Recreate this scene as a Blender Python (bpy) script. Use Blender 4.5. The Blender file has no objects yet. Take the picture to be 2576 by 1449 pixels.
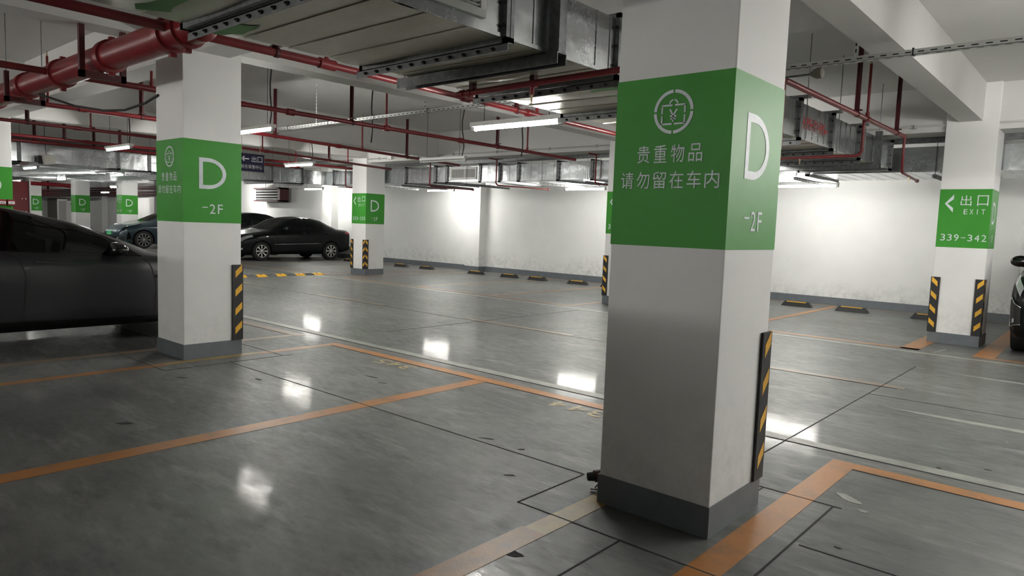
import bpy, bmesh, math, random
import numpy as np
from mathutils import Vector, Matrix

SC = bpy.context.scene
COL = SC.collection
# ------------------------------------------------------------------ camera
cam_d = bpy.data.cameras.new('camera')
cam_d.sensor_width = 36.0
cam_d.lens = 24.496
cam_d.clip_start = 0.05
cam_d.clip_end = 300
cam = bpy.data.objects.new('camera', cam_d)
COL.objects.link(cam)
YAW, PITCH, ROLL = -0.71756, 0.08814, -0.035978
fw = Vector((math.sin(YAW)*math.cos(PITCH), math.cos(YAW)*math.cos(PITCH), -math.sin(PITCH)))
rt = Vector((math.cos(YAW), -math.sin(YAW), 0.0))
dn = fw.cross(rt)
r2 = rt*math.cos(ROLL) + dn*math.sin(ROLL)
d2 = dn*math.cos(ROLL) - rt*math.sin(ROLL)
cam.matrix_world = Matrix(((r2.x, -d2.x, -fw.x, 0.0), (r2.y, -d2.y, -fw.y, 0.0), (r2.z, -d2.z, -fw.z, 1.4), (0, 0, 0, 1)))
SC.camera = cam
# ------------------------------------------------------------------ world, exposure
wd = bpy.data.worlds.new('world'); SC.world = wd; wd.use_nodes = True
wd.node_tree.nodes['Background'].inputs[0].default_value = (0.0, 0.0, 0.0, 1)
wd.node_tree.nodes['Background'].inputs[1].default_value = 0.0
SC.view_settings.view_transform = 'Standard'
SC.view_settings.look = 'None'
SC.view_settings.gamma = 1.0
SC.view_settings.use_curve_mapping = False
SC.view_settings.exposure = 3.1
TUBE = 34.0          # radiance of the lit lamp tubes

# ------------------------------------------------------------------ materials
def nt(name):
    m = bpy.data.materials.new(name); m.use_nodes = True
    n = m.node_tree
    return m, n, n.nodes['Principled BSDF']

def mk(name, col, rough=0.6, metal=0.0, var=0.0, scale=6.0, bump=0.0, bscale=60.0, spec=0.5, coat=0.0, stretch=None, rvar=0.0):
    m, n, b = nt(name)
    b.inputs['Base Color'].default_value = (*col, 1)
    b.inputs['Roughness'].default_value = rough
    b.inputs['Metallic'].default_value = metal
    b.inputs['Specular IOR Level'].default_value = spec
    if coat:
        b.inputs['Coat Weight'].default_value = coat
        b.inputs['Coat Roughness'].default_value = 0.06
    tc = n.nodes.new('ShaderNodeTexCoord')
    src = tc.outputs['Object']
    if stretch:
        mp = n.nodes.new('ShaderNodeMapping'); mp.inputs['Scale'].default_value = stretch
        n.links.new(src, mp.inputs['Vector']); src = mp.outputs['Vector']
    if var or rvar:
        nz = n.nodes.new('ShaderNodeTexNoise'); nz.inputs['Scale'].default_value = scale
        nz.inputs['Detail'].default_value = 5; nz.inputs['Roughness'].default_value = 0.6
        n.links.new(src, nz.inputs['Vector'])
        if var:
            mx = n.nodes.new('ShaderNodeMix'); mx.data_type = 'RGBA'
            mr = n.nodes.new('ShaderNodeMapRange'); mr.inputs[1].default_value = 0.3; mr.inputs[2].default_value = 0.7
            n.links.new(nz.outputs['Fac'], mr.inputs[0]); n.links.new(mr.outputs[0], mx.inputs[0])
            mx.inputs[6].default_value = (*[c*(1-var) for c in col], 1)
            mx.inputs[7].default_value = (*[min(1, c*(1+var)) for c in col], 1)
            n.links.new(mx.outputs[2], b.inputs['Base Color'])
        if rvar:
            mr = n.nodes.new('ShaderNodeMapRange'); mr.inputs[1].default_value = 0.3; mr.inputs[2].default_value = 0.7
            mr.inputs[3].default_value = max(0.02, rough-rvar); mr.inputs[4].default_value = rough+rvar
            n.links.new(nz.outputs['Fac'], mr.inputs[0]); n.links.new(mr.outputs[0], b.inputs['Roughness'])
    if bump:
        nb = n.nodes.new('ShaderNodeTexNoise'); nb.inputs['Scale'].default_value = bscale
        nb.inputs['Detail'].default_value = 3
        n.links.new(src, nb.inputs['Vector'])
        bp = n.nodes.new('ShaderNodeBump'); bp.inputs['Strength'].default_value = bump; bp.inputs['Distance'].default_value = 0.01
        n.links.new(nb.outputs['Fac'], bp.inputs['Height']); n.links.new(bp.outputs[0], b.inputs['Normal'])
    return m

def mk_emit(name, col, strength):
    m, n, b = nt(name)
    b.inputs['Base Color'].default_value = (0.9, 0.9, 0.9, 1)
    b.inputs['Emission Color'].default_value = (*col, 1)
    b.inputs['Emission Strength'].default_value = strength
    return m

def mk_wall(name, col, dirt=0.0):
    """White plaster with faint mottling; grime patches of its own shape low on the wall."""
    m, n, b = nt(name)
    L = n.links
    b.inputs['Roughness'].default_value = 0.62
    b.inputs['Specular IOR Level'].default_value = 0.35
    tc = n.nodes.new('ShaderNodeTexCoord')
    nz = n.nodes.new('ShaderNodeTexNoise'); nz.inputs['Scale'].default_value = 2.2; nz.inputs['Detail'].default_value = 4
    L.new(tc.outputs['Object'], nz.inputs['Vector'])
    mx = n.nodes.new('ShaderNodeMix'); mx.data_type = 'RGBA'
    L.new(nz.outputs['Fac'], mx.inputs[0])
    mx.inputs[6].default_value = (*[c*0.94 for c in col], 1); mx.inputs[7].default_value = (*[c*1.04 for c in col], 1)
    out = mx.outputs[2]
    if dirt:
        sp = n.nodes.new('ShaderNodeSeparateXYZ'); L.new(tc.outputs['Object'], sp.inputs[0])
        n2 = n.nodes.new('ShaderNodeTexNoise'); n2.inputs['Scale'].default_value = 0.9; n2.inputs['Detail'].default_value = 3
        n3 = n.nodes.new('ShaderNodeTexNoise'); n3.inputs['Scale'].default_value = 9.0; n3.inputs['Detail'].default_value = 8; n3.inputs['Roughness'].default_value = 0.75
        L.new(tc.outputs['Object'], n2.inputs['Vector']); L.new(tc.outputs['Object'], n3.inputs['Vector'])
        a = n.nodes.new('ShaderNodeMath'); a.operation = 'MULTIPLY_ADD'; a.inputs[1].default_value = -1.1
        L.new(n2.outputs['Fac'], a.inputs[0]); L.new(sp.outputs['Z'], a.inputs[2])
        mr = n.nodes.new('ShaderNodeMapRange'); mr.inputs[1].default_value = -0.45; mr.inputs[2].default_value = 0.05
        mr.inputs[3].default_value = 1.0; mr.inputs[4].default_value = 0.0
        L.new(a.outputs[0], mr.inputs[0])
        m3 = n.nodes.new('ShaderNodeMapRange'); m3.inputs[1].default_value = 0.42; m3.inputs[2].default_value = 0.72
        L.new(n3.outputs['Fac'], m3.inputs[0])
        mu = n.nodes.new('ShaderNodeMath'); mu.operation = 'MULTIPLY'
        L.new(mr.outputs[0], mu.inputs[0]); L.new(m3.outputs[0], mu.inputs[1])
        mu2 = n.nodes.new('ShaderNodeMath'); mu2.operation = 'MULTIPLY'; mu2.inputs[1].default_value = dirt
        L.new(mu.outputs[0], mu2.inputs[0])
        mx2 = n.nodes.new('ShaderNodeMix'); mx2.data_type = 'RGBA'
        L.new(mu2.outputs[0], mx2.inputs[0]); L.new(out, mx2.inputs[6]); mx2.inputs[7].default_value = (0.16, 0.15, 0.12, 1)
        out = mx2.outputs[2]
    L.new(out, b.inputs['Base Color'])
    return m

def mk_floor():
    m, n, b = nt('polished_concrete')
    L = n.links
    tc = n.nodes.new('ShaderNodeTexCoord')
    def noise(scale, detail, rough=0.55, st=None):
        nz = n.nodes.new('ShaderNodeTexNoise'); nz.inputs['Scale'].default_value = scale
        nz.inputs['Detail'].default_value = detail; nz.inputs['Roughness'].default_value = rough
        if st:
            mp = n.nodes.new('ShaderNodeMapping'); mp.inputs['Scale'].default_value = st; mp.inputs['Rotation'].default_value = (0, 0, 0.7)
            L.new(tc.outputs['Object'], mp.inputs['Vector']); L.new(mp.outputs['Vector'], nz.inputs['Vector'])
        else:
            L.new(tc.outputs['Object'], nz.inputs['Vector'])
        return nz.outputs['Fac']
    def rng(f, a, c, lo, hi):
        mr = n.nodes.new('ShaderNodeMapRange'); mr.inputs[1].default_value = a; mr.inputs[2].default_value = c
        mr.inputs[3].default_value = lo; mr.inputs[4].default_value = hi
        L.new(f, mr.inputs[0]); return mr.outputs[0]
    def mix(f, a, c):
        mx = n.nodes.new('ShaderNodeMix'); mx.data_type = 'RGBA'
        L.new(f, mx.inputs[0])
        for k, v in ((6, a), (7, c)):
            if isinstance(v, tuple): mx.inputs[k].default_value = (*v, 1)
            else: L.new(v, mx.inputs[k])
        return mx.outputs[2]
    big = noise(0.5, 7, 0.66)
    mid = noise(2.1, 10, 0.74, (1, 2.4, 1))
    scr = noise(1.6, 8, 0.7, (0.7, 3.2, 1))
    c1 = mix(rng(big, 0.32, 0.68, 0, 1), (0.085, 0.088, 0.086), (0.190, 0.191, 0.187))
    c2 = mix(rng(mid, 0.35, 0.62, 0.0, 0.75), (0.058, 0.060, 0.059), c1)
    c3a = mix(rng(mid, 0.38, 0.56, 0.3, 1.0), c2, c1)
    c3 = mix(rng(scr, 0.54, 0.70, 0.0, 0.7), c3a, (0.27, 0.27, 0.262))
    sp = noise(26.0, 2)
    c4 = mix(rng(sp, 0.24, 0.29, 0.35, 0.0), c3, (0.05, 0.05, 0.05))
    L.new(c4, b.inputs['Base Color'])
    fine = noise(7.0, 7, 0.7, (1, 3.0, 1))
    L.new(rng(fine, 0.3, 0.7, 0.36, 0.60), b.inputs['Roughness'])
    b.inputs['Specular IOR Level'].default_value = 0.42
    # thin polished sealer, worn away in patches
    spk = noise(55.0, 4, 0.7, (1, 2.6, 1))
    mm = n.nodes.new('ShaderNodeMath'); mm.operation = 'MULTIPLY'
    L.new(rng(mid, 0.36, 0.58, 0.04, 0.30), mm.inputs[0]); L.new(rng(spk, 0.42, 0.58, 0.05, 1.0), mm.inputs[1])
    L.new(mm.outputs[0], b.inputs['Coat Weight'])
    L.new(rng(fine, 0.3, 0.7, 0.02, 0.06), b.inputs['Coat Roughness'])
    b.inputs['Coat IOR'].default_value = 1.4
    bf = noise(16.0, 6, 0.62, (1, 2.6, 1))
    bp = n.nodes.new('ShaderNodeBump'); bp.inputs['Strength'].default_value = 0.22; bp.inputs['Distance'].default_value = 0.0015
    L.new(bf, bp.inputs['Height']); L.new(bp.outputs[0], b.inputs['Normal']); L.new(bp.outputs[0], b.inputs['Coat Normal'])
    return m

def mk_paint(name, col, worn, wear, scale=5.0):
    """Road paint that has worn through to the concrete in patches."""
    m, n, b = nt(name); L = n.links
    tc = n.nodes.new('ShaderNodeTexCoord')
    nz = n.nodes.new('ShaderNodeTexNoise'); nz.inputs['Scale'].default_value = scale; nz.inputs['Detail'].default_value = 8; nz.inputs['Roughness'].default_value = 0.7
    L.new(tc.outputs['Object'], nz.inputs['Vector'])
    mr = n.nodes.new('ShaderNodeMapRange'); mr.inputs[1].default_value = 0.62 - 0.4*wear; mr.inputs[2].default_value = 0.80 - 0.25*wear
    L.new(nz.outputs['Fac'], mr.inputs[0])
    mx = n.nodes.new('ShaderNodeMix'); mx.data_type = 'RGBA'
    L.new(mr.outputs[0], mx.inputs[0]); mx.inputs[6].default_value = (*col, 1); mx.inputs[7].default_value = (*worn, 1)
    L.new(mx.outputs[2], b.inputs['Base Color'])
    b.inputs['Roughness'].default_value = 0.42
    n2 = n.nodes.new('ShaderNodeTexNoise'); n2.inputs['Scale'].default_value = 120; L.new(tc.outputs['Object'], n2.inputs['Vector'])
    bp = n.nodes.new('ShaderNodeBump'); bp.inputs['Strength'].default_value = 0.12; bp.inputs['Distance'].default_value = 0.005
    L.new(n2.outputs['Fac'], bp.inputs['Height']); L.new(bp.outputs[0], b.inputs['Normal'])
    return m

def mk_galv(name, col, rough, dust=None):
    """Spangled galvanised sheet with slightly buckled surface; optional dull dusty coating."""
    m, n, b = nt(name); L = n.links
    tc = n.nodes.new('ShaderNodeTexCoord')
    vo = n.nodes.new('ShaderNodeTexVoronoi'); vo.inputs['Scale'].default_value = 70
    L.new(tc.outputs['Object'], vo.inputs['Vector'])
    nz = n.nodes.new('ShaderNodeTexNoise'); nz.inputs['Scale'].default_value = 1.7; nz.inputs['Detail'].default_value = 5
    L.new(tc.outputs['Object'], nz.inputs['Vector'])
    ad = n.nodes.new('ShaderNodeMath'); ad.operation = 'MULTIPLY_ADD'; ad.inputs[1].default_value = 0.16
    sx = n.nodes.new('ShaderNodeSeparateXYZ'); L.new(vo.outputs['Color'], sx.inputs[0])
    L.new(sx.outputs['X'], ad.inputs[0]); L.new(nz.outputs['Fac'], ad.inputs[2])
    mr = n.nodes.new('ShaderNodeMapRange'); mr.inputs[1].default_value = 0.35; mr.inputs[2].default_value = 0.95
    L.new(ad.outputs[0], mr.inputs[0])
    mx = n.nodes.new('ShaderNodeMix'); mx.data_type = 'RGBA'; L.new(mr.outputs[0], mx.inputs[0])
    mx.inputs[6].default_value = (*[c*0.78 for c in col], 1); mx.inputs[7].default_value = (*[c*1.12 for c in col], 1)
    L.new(mx.outputs[2], b.inputs['Base Color'])
    b.inputs['Metallic'].default_value = 0.55 if dust else 0.92
    r2_ = n.nodes.new('ShaderNodeMapRange'); r2_.inputs[1].default_value = 0.3; r2_.inputs[2].default_value = 0.95
    r2_.inputs[3].default_value = rough-0.05; r2_.inputs[4].default_value = rough+0.06
    L.new(ad.outputs[0], r2_.inputs[0]); L.new(r2_.outputs[0], b.inputs['Roughness'])
    n2 = n.nodes.new('ShaderNodeTexNoise'); n2.inputs['Scale'].default_value = 3.0; n2.inputs['Detail'].default_value = 2
    L.new(tc.outputs['Object'], n2.inputs['Vector'])
    bp = n.nodes.new('ShaderNodeBump'); bp.inputs['Strength'].default_value = 0.25; bp.inputs['Distance'].default_value = 0.05
    L.new(n2.outputs['Fac'], bp.inputs['Height']); L.new(bp.outputs[0], b.inputs['Normal'])
    return m

M = dict(
    wall=mk_wall('white_wall_plaster', (0.78, 0.785, 0.775), 0.55),
    pillar=mk_wall('white_pillar_plaster', (0.80, 0.80, 0.79), 0.22),
    ceil=mk_wall('ceiling_plaster', (0.64, 0.635, 0.62)),
    floor=mk_floor(),
    green=mk('green_wall_paint', (0.042, 0.285, 0.026), 0.5, var=0.05, scale=3, spec=0.3),
    sten=mk('white_stencil_paint', (0.66, 0.72, 0.74), 0.5, var=0.12, scale=14),
    skirt=mk('grey_skirting_paint', (0.13, 0.145, 0.16), 0.5, var=0.12, scale=8),
    orange=mk_paint('orange_road_paint', (0.40, 0.165, 0.042), (0.22, 0.12, 0.06), 0.3),
    oranged=mk_paint('scuffed_orange_road_paint', (0.36, 0.155, 0.045), (0.20, 0.13, 0.085), 0.55),
    orangef=mk_paint('faded_orange_road_paint', (0.27, 0.165, 0.095), (0.19, 0.165, 0.14), 0.7),
    yellowf=mk_paint('old_yellow_road_paint', (0.36, 0.24, 0.07), (0.22, 0.17, 0.10), 0.5),
    white=mk_paint('white_road_paint', (0.34, 0.34, 0.31), (0.21, 0.21, 0.20), 0.6),
    number=mk_paint('yellow_number_paint', (0.46, 0.34, 0.12), (0.26, 0.22, 0.15), 0.6, 18),
    joint=mk('dark_joint', (0.025, 0.025, 0.025), 0.9),
    galv=mk_galv('galvanised_sheet', (0.56, 0.58, 0.59), 0.25),
    galvd=mk_galv('dusty_galvanised_sheet', (0.58, 0.565, 0.48), 0.38, True),
    steel=mk('zinc_angle_steel', (0.20, 0.205, 0.21), 0.42, 0.7, var=0.25, scale=20),
    white_metal=mk('white_enamelled_steel', (0.72, 0.72, 0.70), 0.4),
    grey_metal=mk('grey_lamp_cap', (0.38, 0.38, 0.38), 0.45, 0.3),
    red=mk('red_pipe_enamel', (0.17, 0.010, 0.014), 0.36, var=0.2, scale=4, spec=0.5),
    redd=mk('dark_red_bracket_paint', (0.07, 0.010, 0.012), 0.5),
    black=mk('black_rubber', (0.012, 0.012, 0.013), 0.5, var=0.3, scale=20),
    cable=mk('black_cable', (0.012, 0.012, 0.012), 0.55),
    yellow=mk('yellow_reflective', (0.74, 0.40, 0.03), 0.38, var=0.12, scale=30),
    tube=mk_emit('lit_lamp_tube', (1.0, 0.985, 0.93), TUBE),
    tubeoff=mk('unlit_lamp_tube', (0.55, 0.55, 0.53), 0.3),
    humpgrey=mk('grey_rubber', (0.085, 0.095, 0.10), 0.6, var=0.2),
    conduit=mk('grey_conduit', (0.45, 0.45, 0.44), 0.5),
    tray=mk('pale_slotted_steel', (0.62, 0.63, 0.62), 0.4, 0.25, var=0.1),
    slot=mk('dark_slot', (0.02, 0.02, 0.02), 0.9),
    sign=mk('navy_sign_panel', (0.012, 0.012, 0.045), 0.3),
    signtext=mk('white_sign_lettering', (0.72, 0.72, 0.72), 0.5),
    redtext=mk('red_sprayed_lettering', (0.55, 0.05, 0.05), 0.5),
    greenover=mk('green_overspray', (0.09, 0.28, 0.07), 0.5, var=0.3, scale=9),
    brass=mk('brass_sprinkler', (0.5, 0.4, 0.25), 0.3, 0.9),
    rust=mk('rusty_red_pipe', (0.06, 0.018, 0.014), 0.6, var=0.4, scale=20),
    door_red=mk('fire_cabinet_red', (0.20, 0.010, 0.016), 0.35),
    olive=mk('olive_grey_panel', (0.20, 0.19, 0.16), 0.6),
    paper=mk('white_board', (0.80, 0.80, 0.78), 0.5),
    cream=mk('cream_plastic', (0.66, 0.64, 0.58), 0.5),
    # car materials
    car_dark=mk('dark_grey_car_paint', (0.024, 0.0225, 0.028), 0.40, 0.2, coat=0.3),
    car_black=mk('black_green_car_paint', (0.0022, 0.0036, 0.004), 0.3, 0.0, spec=0.18, coat=0.12),
    car_blue=mk('blue_grey_car_paint', (0.028, 0.050, 0.064), 0.30, 0.3, coat=0.7),
    glass=mk('tinted_car_glass', (0.003, 0.004, 0.004), 0.04, spec=0.35),
    gloss=mk('gloss_black_trim', (0.006, 0.006, 0.006), 0.12),
    matt=mk('matt_black_plastic', (0.012, 0.012, 0.012), 0.6),
    tyre=mk('tyre_rubber', (0.014, 0.014, 0.014), 0.7),
    alloy=mk('alloy_wheel', (0.62, 0.62, 0.60), 0.32, 0.75),
    chrome=mk('chrome', (0.75, 0.75, 0.76), 0.12, 1.0),
    lens=mk('clear_lamp_lens', (0.62, 0.64, 0.66), 0.12, 0.5),
    taill=mk('red_tail_lens', (0.35, 0.008, 0.02), 0.2),
    plate=mk('green_number_plate', (0.10, 0.50, 0.22), 0.4),
)

# ------------------------------------------------------------------ mesh helpers
class MB:
    def __init__(self): self.v = []; self.f = []; self.m = []
    def add(self, verts, faces, mi=0):
        o = len(self.v)
        self.v += [tuple(p) for p in verts]
        self.f += [tuple(i+o for i in f) for f in faces]
        self.m += [mi]*len(faces)
        return self
    def box(self, x0, x1, y0, y1, z0, z1, mi=0):
        v = [(x0, y0, z0), (x1, y0, z0), (x1, y1, z0), (x0, y1, z0), (x0, y0, z1), (x1, y0, z1), (x1, y1, z1), (x0, y1, z1)]
        return self.add(v, [(0, 3, 2, 1), (4, 5, 6, 7), (0, 1, 5, 4), (1, 2, 6, 5), (2, 3, 7, 6), (3, 0, 4, 7)], mi)
    def tube(self, pts, r, n=10, mi=0, caps=True):
        pts = [Vector(p) for p in pts]
        rr = r if isinstance(r, (list, tuple)) else [r]*len(pts)
        rings = []
        up = None
        for i, p in enumerate(pts):
            a = pts[i-1] if i else pts[0]; c = pts[i+1] if i < len(pts)-1 else pts[-1]
            t = (c-a).normalized()
            if up is None:
                up = Vector((0, 0, 1)) if abs(t.z) < 0.9 else Vector((1, 0, 0))
            s = t.cross(up)
            if s.length < 1e-4: s = t.cross(Vector((0, 1, 0)))
            s.normalize(); u = s.cross(t).normalized(); up = u
            k = 1.0
            if 0 < i < len(pts)-1:
                cs = (p-a).normalized().dot(t); k = 1/max(cs, 0.5)
            rings.append([p + (s*math.cos(2*math.pi*j/n) + u*math.sin(2*math.pi*j/n))*rr[i]*(k if 0 < i < len(pts)-1 else 1) for j in range(n)])
        v = [q for ring in rings for q in ring]
        f = []
        for i in range(len(rings)-1):
            for j in range(n):
                f.append((i*n+j, i*n+(j+1) % n, (i+1)*n+(j+1) % n, (i+1)*n+j))
        if caps:
            f.append(tuple(range(n-1, -1, -1))); f.append(tuple((len(rings)-1)*n+j for j in range(n)))
        return self.add(v, f, mi)
    def lathe(self, prof, c, axis, n=24, mi=0):
        """prof: (radius, height) along axis from c."""
        a = Vector(axis).normalized()
        s = a.cross(Vector((0, 0, 1)) if abs(a.z) < 0.9 else Vector((1, 0, 0))).normalized(); u = s.cross(a)
        c = Vector(c); v = []; f = []
        for r, h in prof:
            for j in range(n):
                t = 2*math.pi*j/n
                v.append(c + a*h + (s*math.cos(t)+u*math.sin(t))*max(r, 1e-4))
        for i in range(len(prof)-1):
            for j in range(n):
                f.append((i*n+j, (i+1)*n+j, (i+1)*n+(j+1) % n, i*n+(j+1) % n))
        f.append(tuple(range(n))); f.append(tuple((len(prof)-1)*n+j for j in range(n-1, -1, -1)))
        return self.add(v, f, mi)
    def poly(self, pts, nrm, th, mi=0):
        """Closed outline extruded by th along nrm (starting at the outline)."""
        nv = Vector(nrm)*th; k = len(pts)
        v = [Vector(p) for p in pts] + [Vector(p)+nv for p in pts]
        f = [tuple(range(k-1, -1, -1)), tuple(range(k, 2*k))] + [(i, (i+1) % k, k+(i+1) % k, k+i) for i in range(k)]
        return self.add(v, f, mi)
    def build(self, name, mats, parent=None, smooth=False, bevel=0.0, auto=None):
        me = bpy.data.meshes.new(name)
        me.from_pydata(self.v, [], self.f); me.update()
        bm = bmesh.new(); bm.from_mesh(me); bmesh.ops.recalc_face_normals(bm, faces=bm.faces); bm.to_mesh(me); bm.free()
        ms = mats if isinstance(mats, (list, tuple)) else [mats]
        for x in ms: me.materials.append(x)
        if len(ms) > 1: me.polygons.foreach_set('material_index', self.m)
        if smooth: me.polygons.foreach_set('use_smooth', [True]*len(me.polygons))
        o = bpy.data.objects.new(name, me); COL.objects.link(o)
        if auto is not None and smooth:
            me.set_sharp_from_angle(angle=math.radians(auto))
        if bevel:
            b = o.modifiers.new('bevel', 'BEVEL'); b.width = bevel; b.segments = 2; b.limit_method = 'ANGLE'
        if parent is not None: adopt(o, parent)
        return o

ROOT_INV = {}
def adopt(o, parent):
    """Parent a mesh made in world coordinates (or in the parent's own frame for a turned root)."""
    o.parent = parent
    k = parent
    while k.parent is not None: k = k.parent
    if parent.name in ROOT_INV and parent is k: o.matrix_parent_inverse = ROOT_INV[parent.name]

def thing(name, label, cat, loc=(0, 0, 0), group=None, rotz=0.0, local=False):
    o = bpy.data.objects.new(name, None); COL.objects.link(o)
    o.empty_display_size = 0.1
    o.location = loc; o.rotation_euler = (0, 0, rotz)
    o['label'] = label; o['category'] = cat; o['kind'] = 'thing'
    if group: o['group'] = group
    if not local: ROOT_INV[o.name] = Matrix.Translation(Vector(loc)).inverted()
    return o

def tag(o, label, cat, group=None):
    o['label'] = label; o['category'] = cat; o['kind'] = 'thing'
    if group: o['group'] = group
    return o

def struct(o): o['kind'] = 'structure'; return o

def dup(root, delta, label, group=None, loc=None):
    """Copy a thing and its parts and sub-parts, shifted."""
    r = root.copy(); COL.objects.link(r)
    r.location = Vector(loc) if loc is not None else root.location + Vector(delta)
    r['label'] = label
    if group: r['group'] = group
    def rec(a, b):
        for ch in [c for c in bpy.data.objects if c.parent == a]:
            c2 = ch.copy(); COL.objects.link(c2); c2.parent = b; c2.matrix_parent_inverse = ch.matrix_parent_inverse.copy(); rec(ch, c2)
    rec(root, r)
    return r

# ------------------------------------------------------------------ lettering
_tc = {}
def glyphs(s):
    if s not in _tc:
        c = bpy.data.curves.new('t', 'FONT'); c.body = s; c.resolution_u = 3
        o = bpy.data.objects.new('t', c); COL.objects.link(o)
        dg = bpy.context.evaluated_depsgraph_get()
        me = bpy.data.meshes.new_from_object(o.evaluated_get(dg))
        vs = np.array([v.co[:2] for v in me.vertices]); fs = [tuple(p.vertices) for p in me.polygons]
        bpy.data.objects.remove(o); bpy.data.curves.remove(c); bpy.data.meshes.remove(me)
        lo = vs.min(0); hi = vs.max(0)
        _tc[s] = ((vs-lo)/np.maximum(hi-lo, 1e-6), fs)
    return _tc[s]

def text_into(mb, s, org, right, up, w, h, mi=0):
    """Lettering fitted into the rectangle org, w, h."""
    vs, fs = glyphs(s)
    org = Vector(org); right = Vector(right); up = Vector(up)
    mb.add([org + right*(a*w) + up*(b*h) for a, b in vs], fs, mi)

def spaced_text(mb, s, org, right, up, w, h, ch=None):
    """Characters one by one on an even pitch across w."""
    n = len(s); cw = ch if ch else w/(n+0.25*(n-1))
    pitch = (w-cw)/(n-1) if n > 1 else 0
    for i, c in enumerate(s):
        if c == ' ': continue
        hh = h; o = Vector(org) + Vector(right)*(i*pitch); ww = cw
        if c == '-': hh = h*0.1; o = o + Vector(up)*(h*0.45)
        if c == '1' or c == 'I': ww = cw*(0.2 if c == 'I' else 0.5); o = o + Vector(right)*(cw-ww)/2
        text_into(mb, c, o, right, up, ww, hh)

# ================================================================== the setting
X_L, X_R, Y_B, Y_F, Z_C = -58.0, 9.0, -8.0, 15.5, 3.52
floor = struct(MB().box(X_L, X_R, Y_B, Y_F, -0.25, 0.0).build('floor', M['floor']))
struct(MB().box(X_L, X_R, Y_B, Y_F, Z_C, Z_C+0.2).build('ceiling', M['ceil']))
wb = MB().box(X_L, X_R, Y_F, Y_F+0.25, 0, Z_C)
for x in (-46.4, -38.9, -30.8, -22.95, -15.25, -7.43, -1.97, 5.0):
    wb.box(x, x+0.6, Y_F-0.3, Y_F, 0, Z_C)
wall_back = struct(wb.build('wall_back', M['wall']))
struct(MB().box(X_L, X_R, Y_B-0.25, Y_B, 0, Z_C).build('wall_front', M['wall']))
struct(MB().box(X_L-0.25, X_L, Y_B, Y_F, 0, Z_C).build('wall_left', M['wall']))
struct(MB().box(X_R, X_R+0.25, Y_B, Y_F, 0, Z_C).build('wall_right', M['wall']))
bb = MB()
xs = [X_L]
for x in (-46.4, -38.9, -30.8, -22.95, -15.25, -7.43, -1.97, 5.0):
    bb.box(xs[-1], x, Y_F-0.012, Y_F, 0, 0.15)
    bb.box(x-0.012, x+0.612, Y_F-0.312, Y_F, 0, 0.15); xs.append(x+0.6)
bb.box(xs[-1], X_R, Y_F-0.012, Y_F, 0, 0.15)
struct(bb.build('baseboard_back', M['skirt']))

# beams under the slab
def beam(x0, x1, y0, y1, z):
    return struct(MB().box(x0, x1, y0, y1, z, Z_C-0.001).build('beam', M['ceil']))
YB = [(-1.82, -1.55, 3.02), (-7.18, -6.88, 3.02), (-12.5, -12.2, 2.95), (-15.15, -14.86, 3.02), (-19.0, -18.7, 3.02), (-22.9, -22.6, 3.02),
      (-31.7, -31.4, 3.02), (-27.2, -26.9, 3.02), (-36.6, -36.3, 3.02), (3.6, 3.9, 3.02)]
PX_NEAR = [(-40.2, -39.6), (-15.47, -14.87), (-7.33, -6.73), (-1.93, -1.33)]
PX_FAR = [(-44.2, -43.6), (-36.94, -36.34), (-32.0, -31.4), (-15.47, -14.87), (-7.43, -6.83), (-1.97, -1.37)]
for a, c, z in YB:      # beams along Y stop at the pillars they meet
    cuts = []
    if any(a < q and c > p for p, q in PX_NEAR): cuts.append((2.92, 3.525))
    if any(a < q and c > p for p, q in PX_FAR): cuts.append((11.16, 11.80))
    y = Y_B
    for p, q in cuts: beam(a, c, y, p, z); y = q
    beam(a, c, y, Y_F, z)
for a, c, z, px in ((3.06, 3.39, 2.94, PX_NEAR), (11.22, 11.72, 2.91, PX_FAR), (-4.6, -4.2, 2.94, [])):
    x = X_L
    for p, q in px: beam(x, p, a, c, z); x = q
    beam(x, X_R, a, c, z)

# ------------------------------------------------------------------ floor paint and joints (part of the floor)
def strip(name, mat, x0, x1, y0, y1, z=0.0015):
    mb = MB()
    n = max(1, int(max(x1-x0, y1-y0)/0.6)); alongx = (x1-x0) > (y1-y0)
    mb.box(x0, x1, y0, y1, 0.0002, z)
    return mb.build(name, mat, floor)
# aisle edge lines
strip('lane_edge_line', M['white'], -19, X_R, 4.805, 4.92)
strip('lane_edge_line', M['white'], -26, X_R, 9.88, 9.99)
# near stalls: front line and dividers
strip('stall_line', M['orange'], -6.69, -1.87, 4.51, 4.63)
strip('stall_line', M['orange'], -1.275, X_R, 4.51, 4.63)
strip('stall_line', M['orangef'], -13.4, -7.36, 4.53, 4.66)
strip('stall_line', M['orange'], -4.345, -4.20, -3.6, 4.51)
strip('stall_line', M['oranged'], -2.015, -1.875, -3.6, 2.44)
strip('stall_line', M['yellowf'], -2.00, -1.875, 2.44, 3.15)
strip('stall_line', M['oranged'], -2.00, -1.875, 3.15, 4.51)
strip('stall_line', M['orange'], -1.275, -1.13, -3.6, 4.51)
strip('stall_line', M['oranged'], -6.69, -6.57, -3.6, 2.72)
strip('stall_line', M['yellowf'], -6.70, -6.60, 2.72, 3.66)
strip('stall_line', M['oranged'], -6.69, -6.57, 3.66, 4.51)
strip('stall_line', M['orangef'], -7.50, -7.37, -3.6, 4.53)
strip('stall_line', M['orange'], 1.2, 1.33, -3.6, 4.51)
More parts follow.
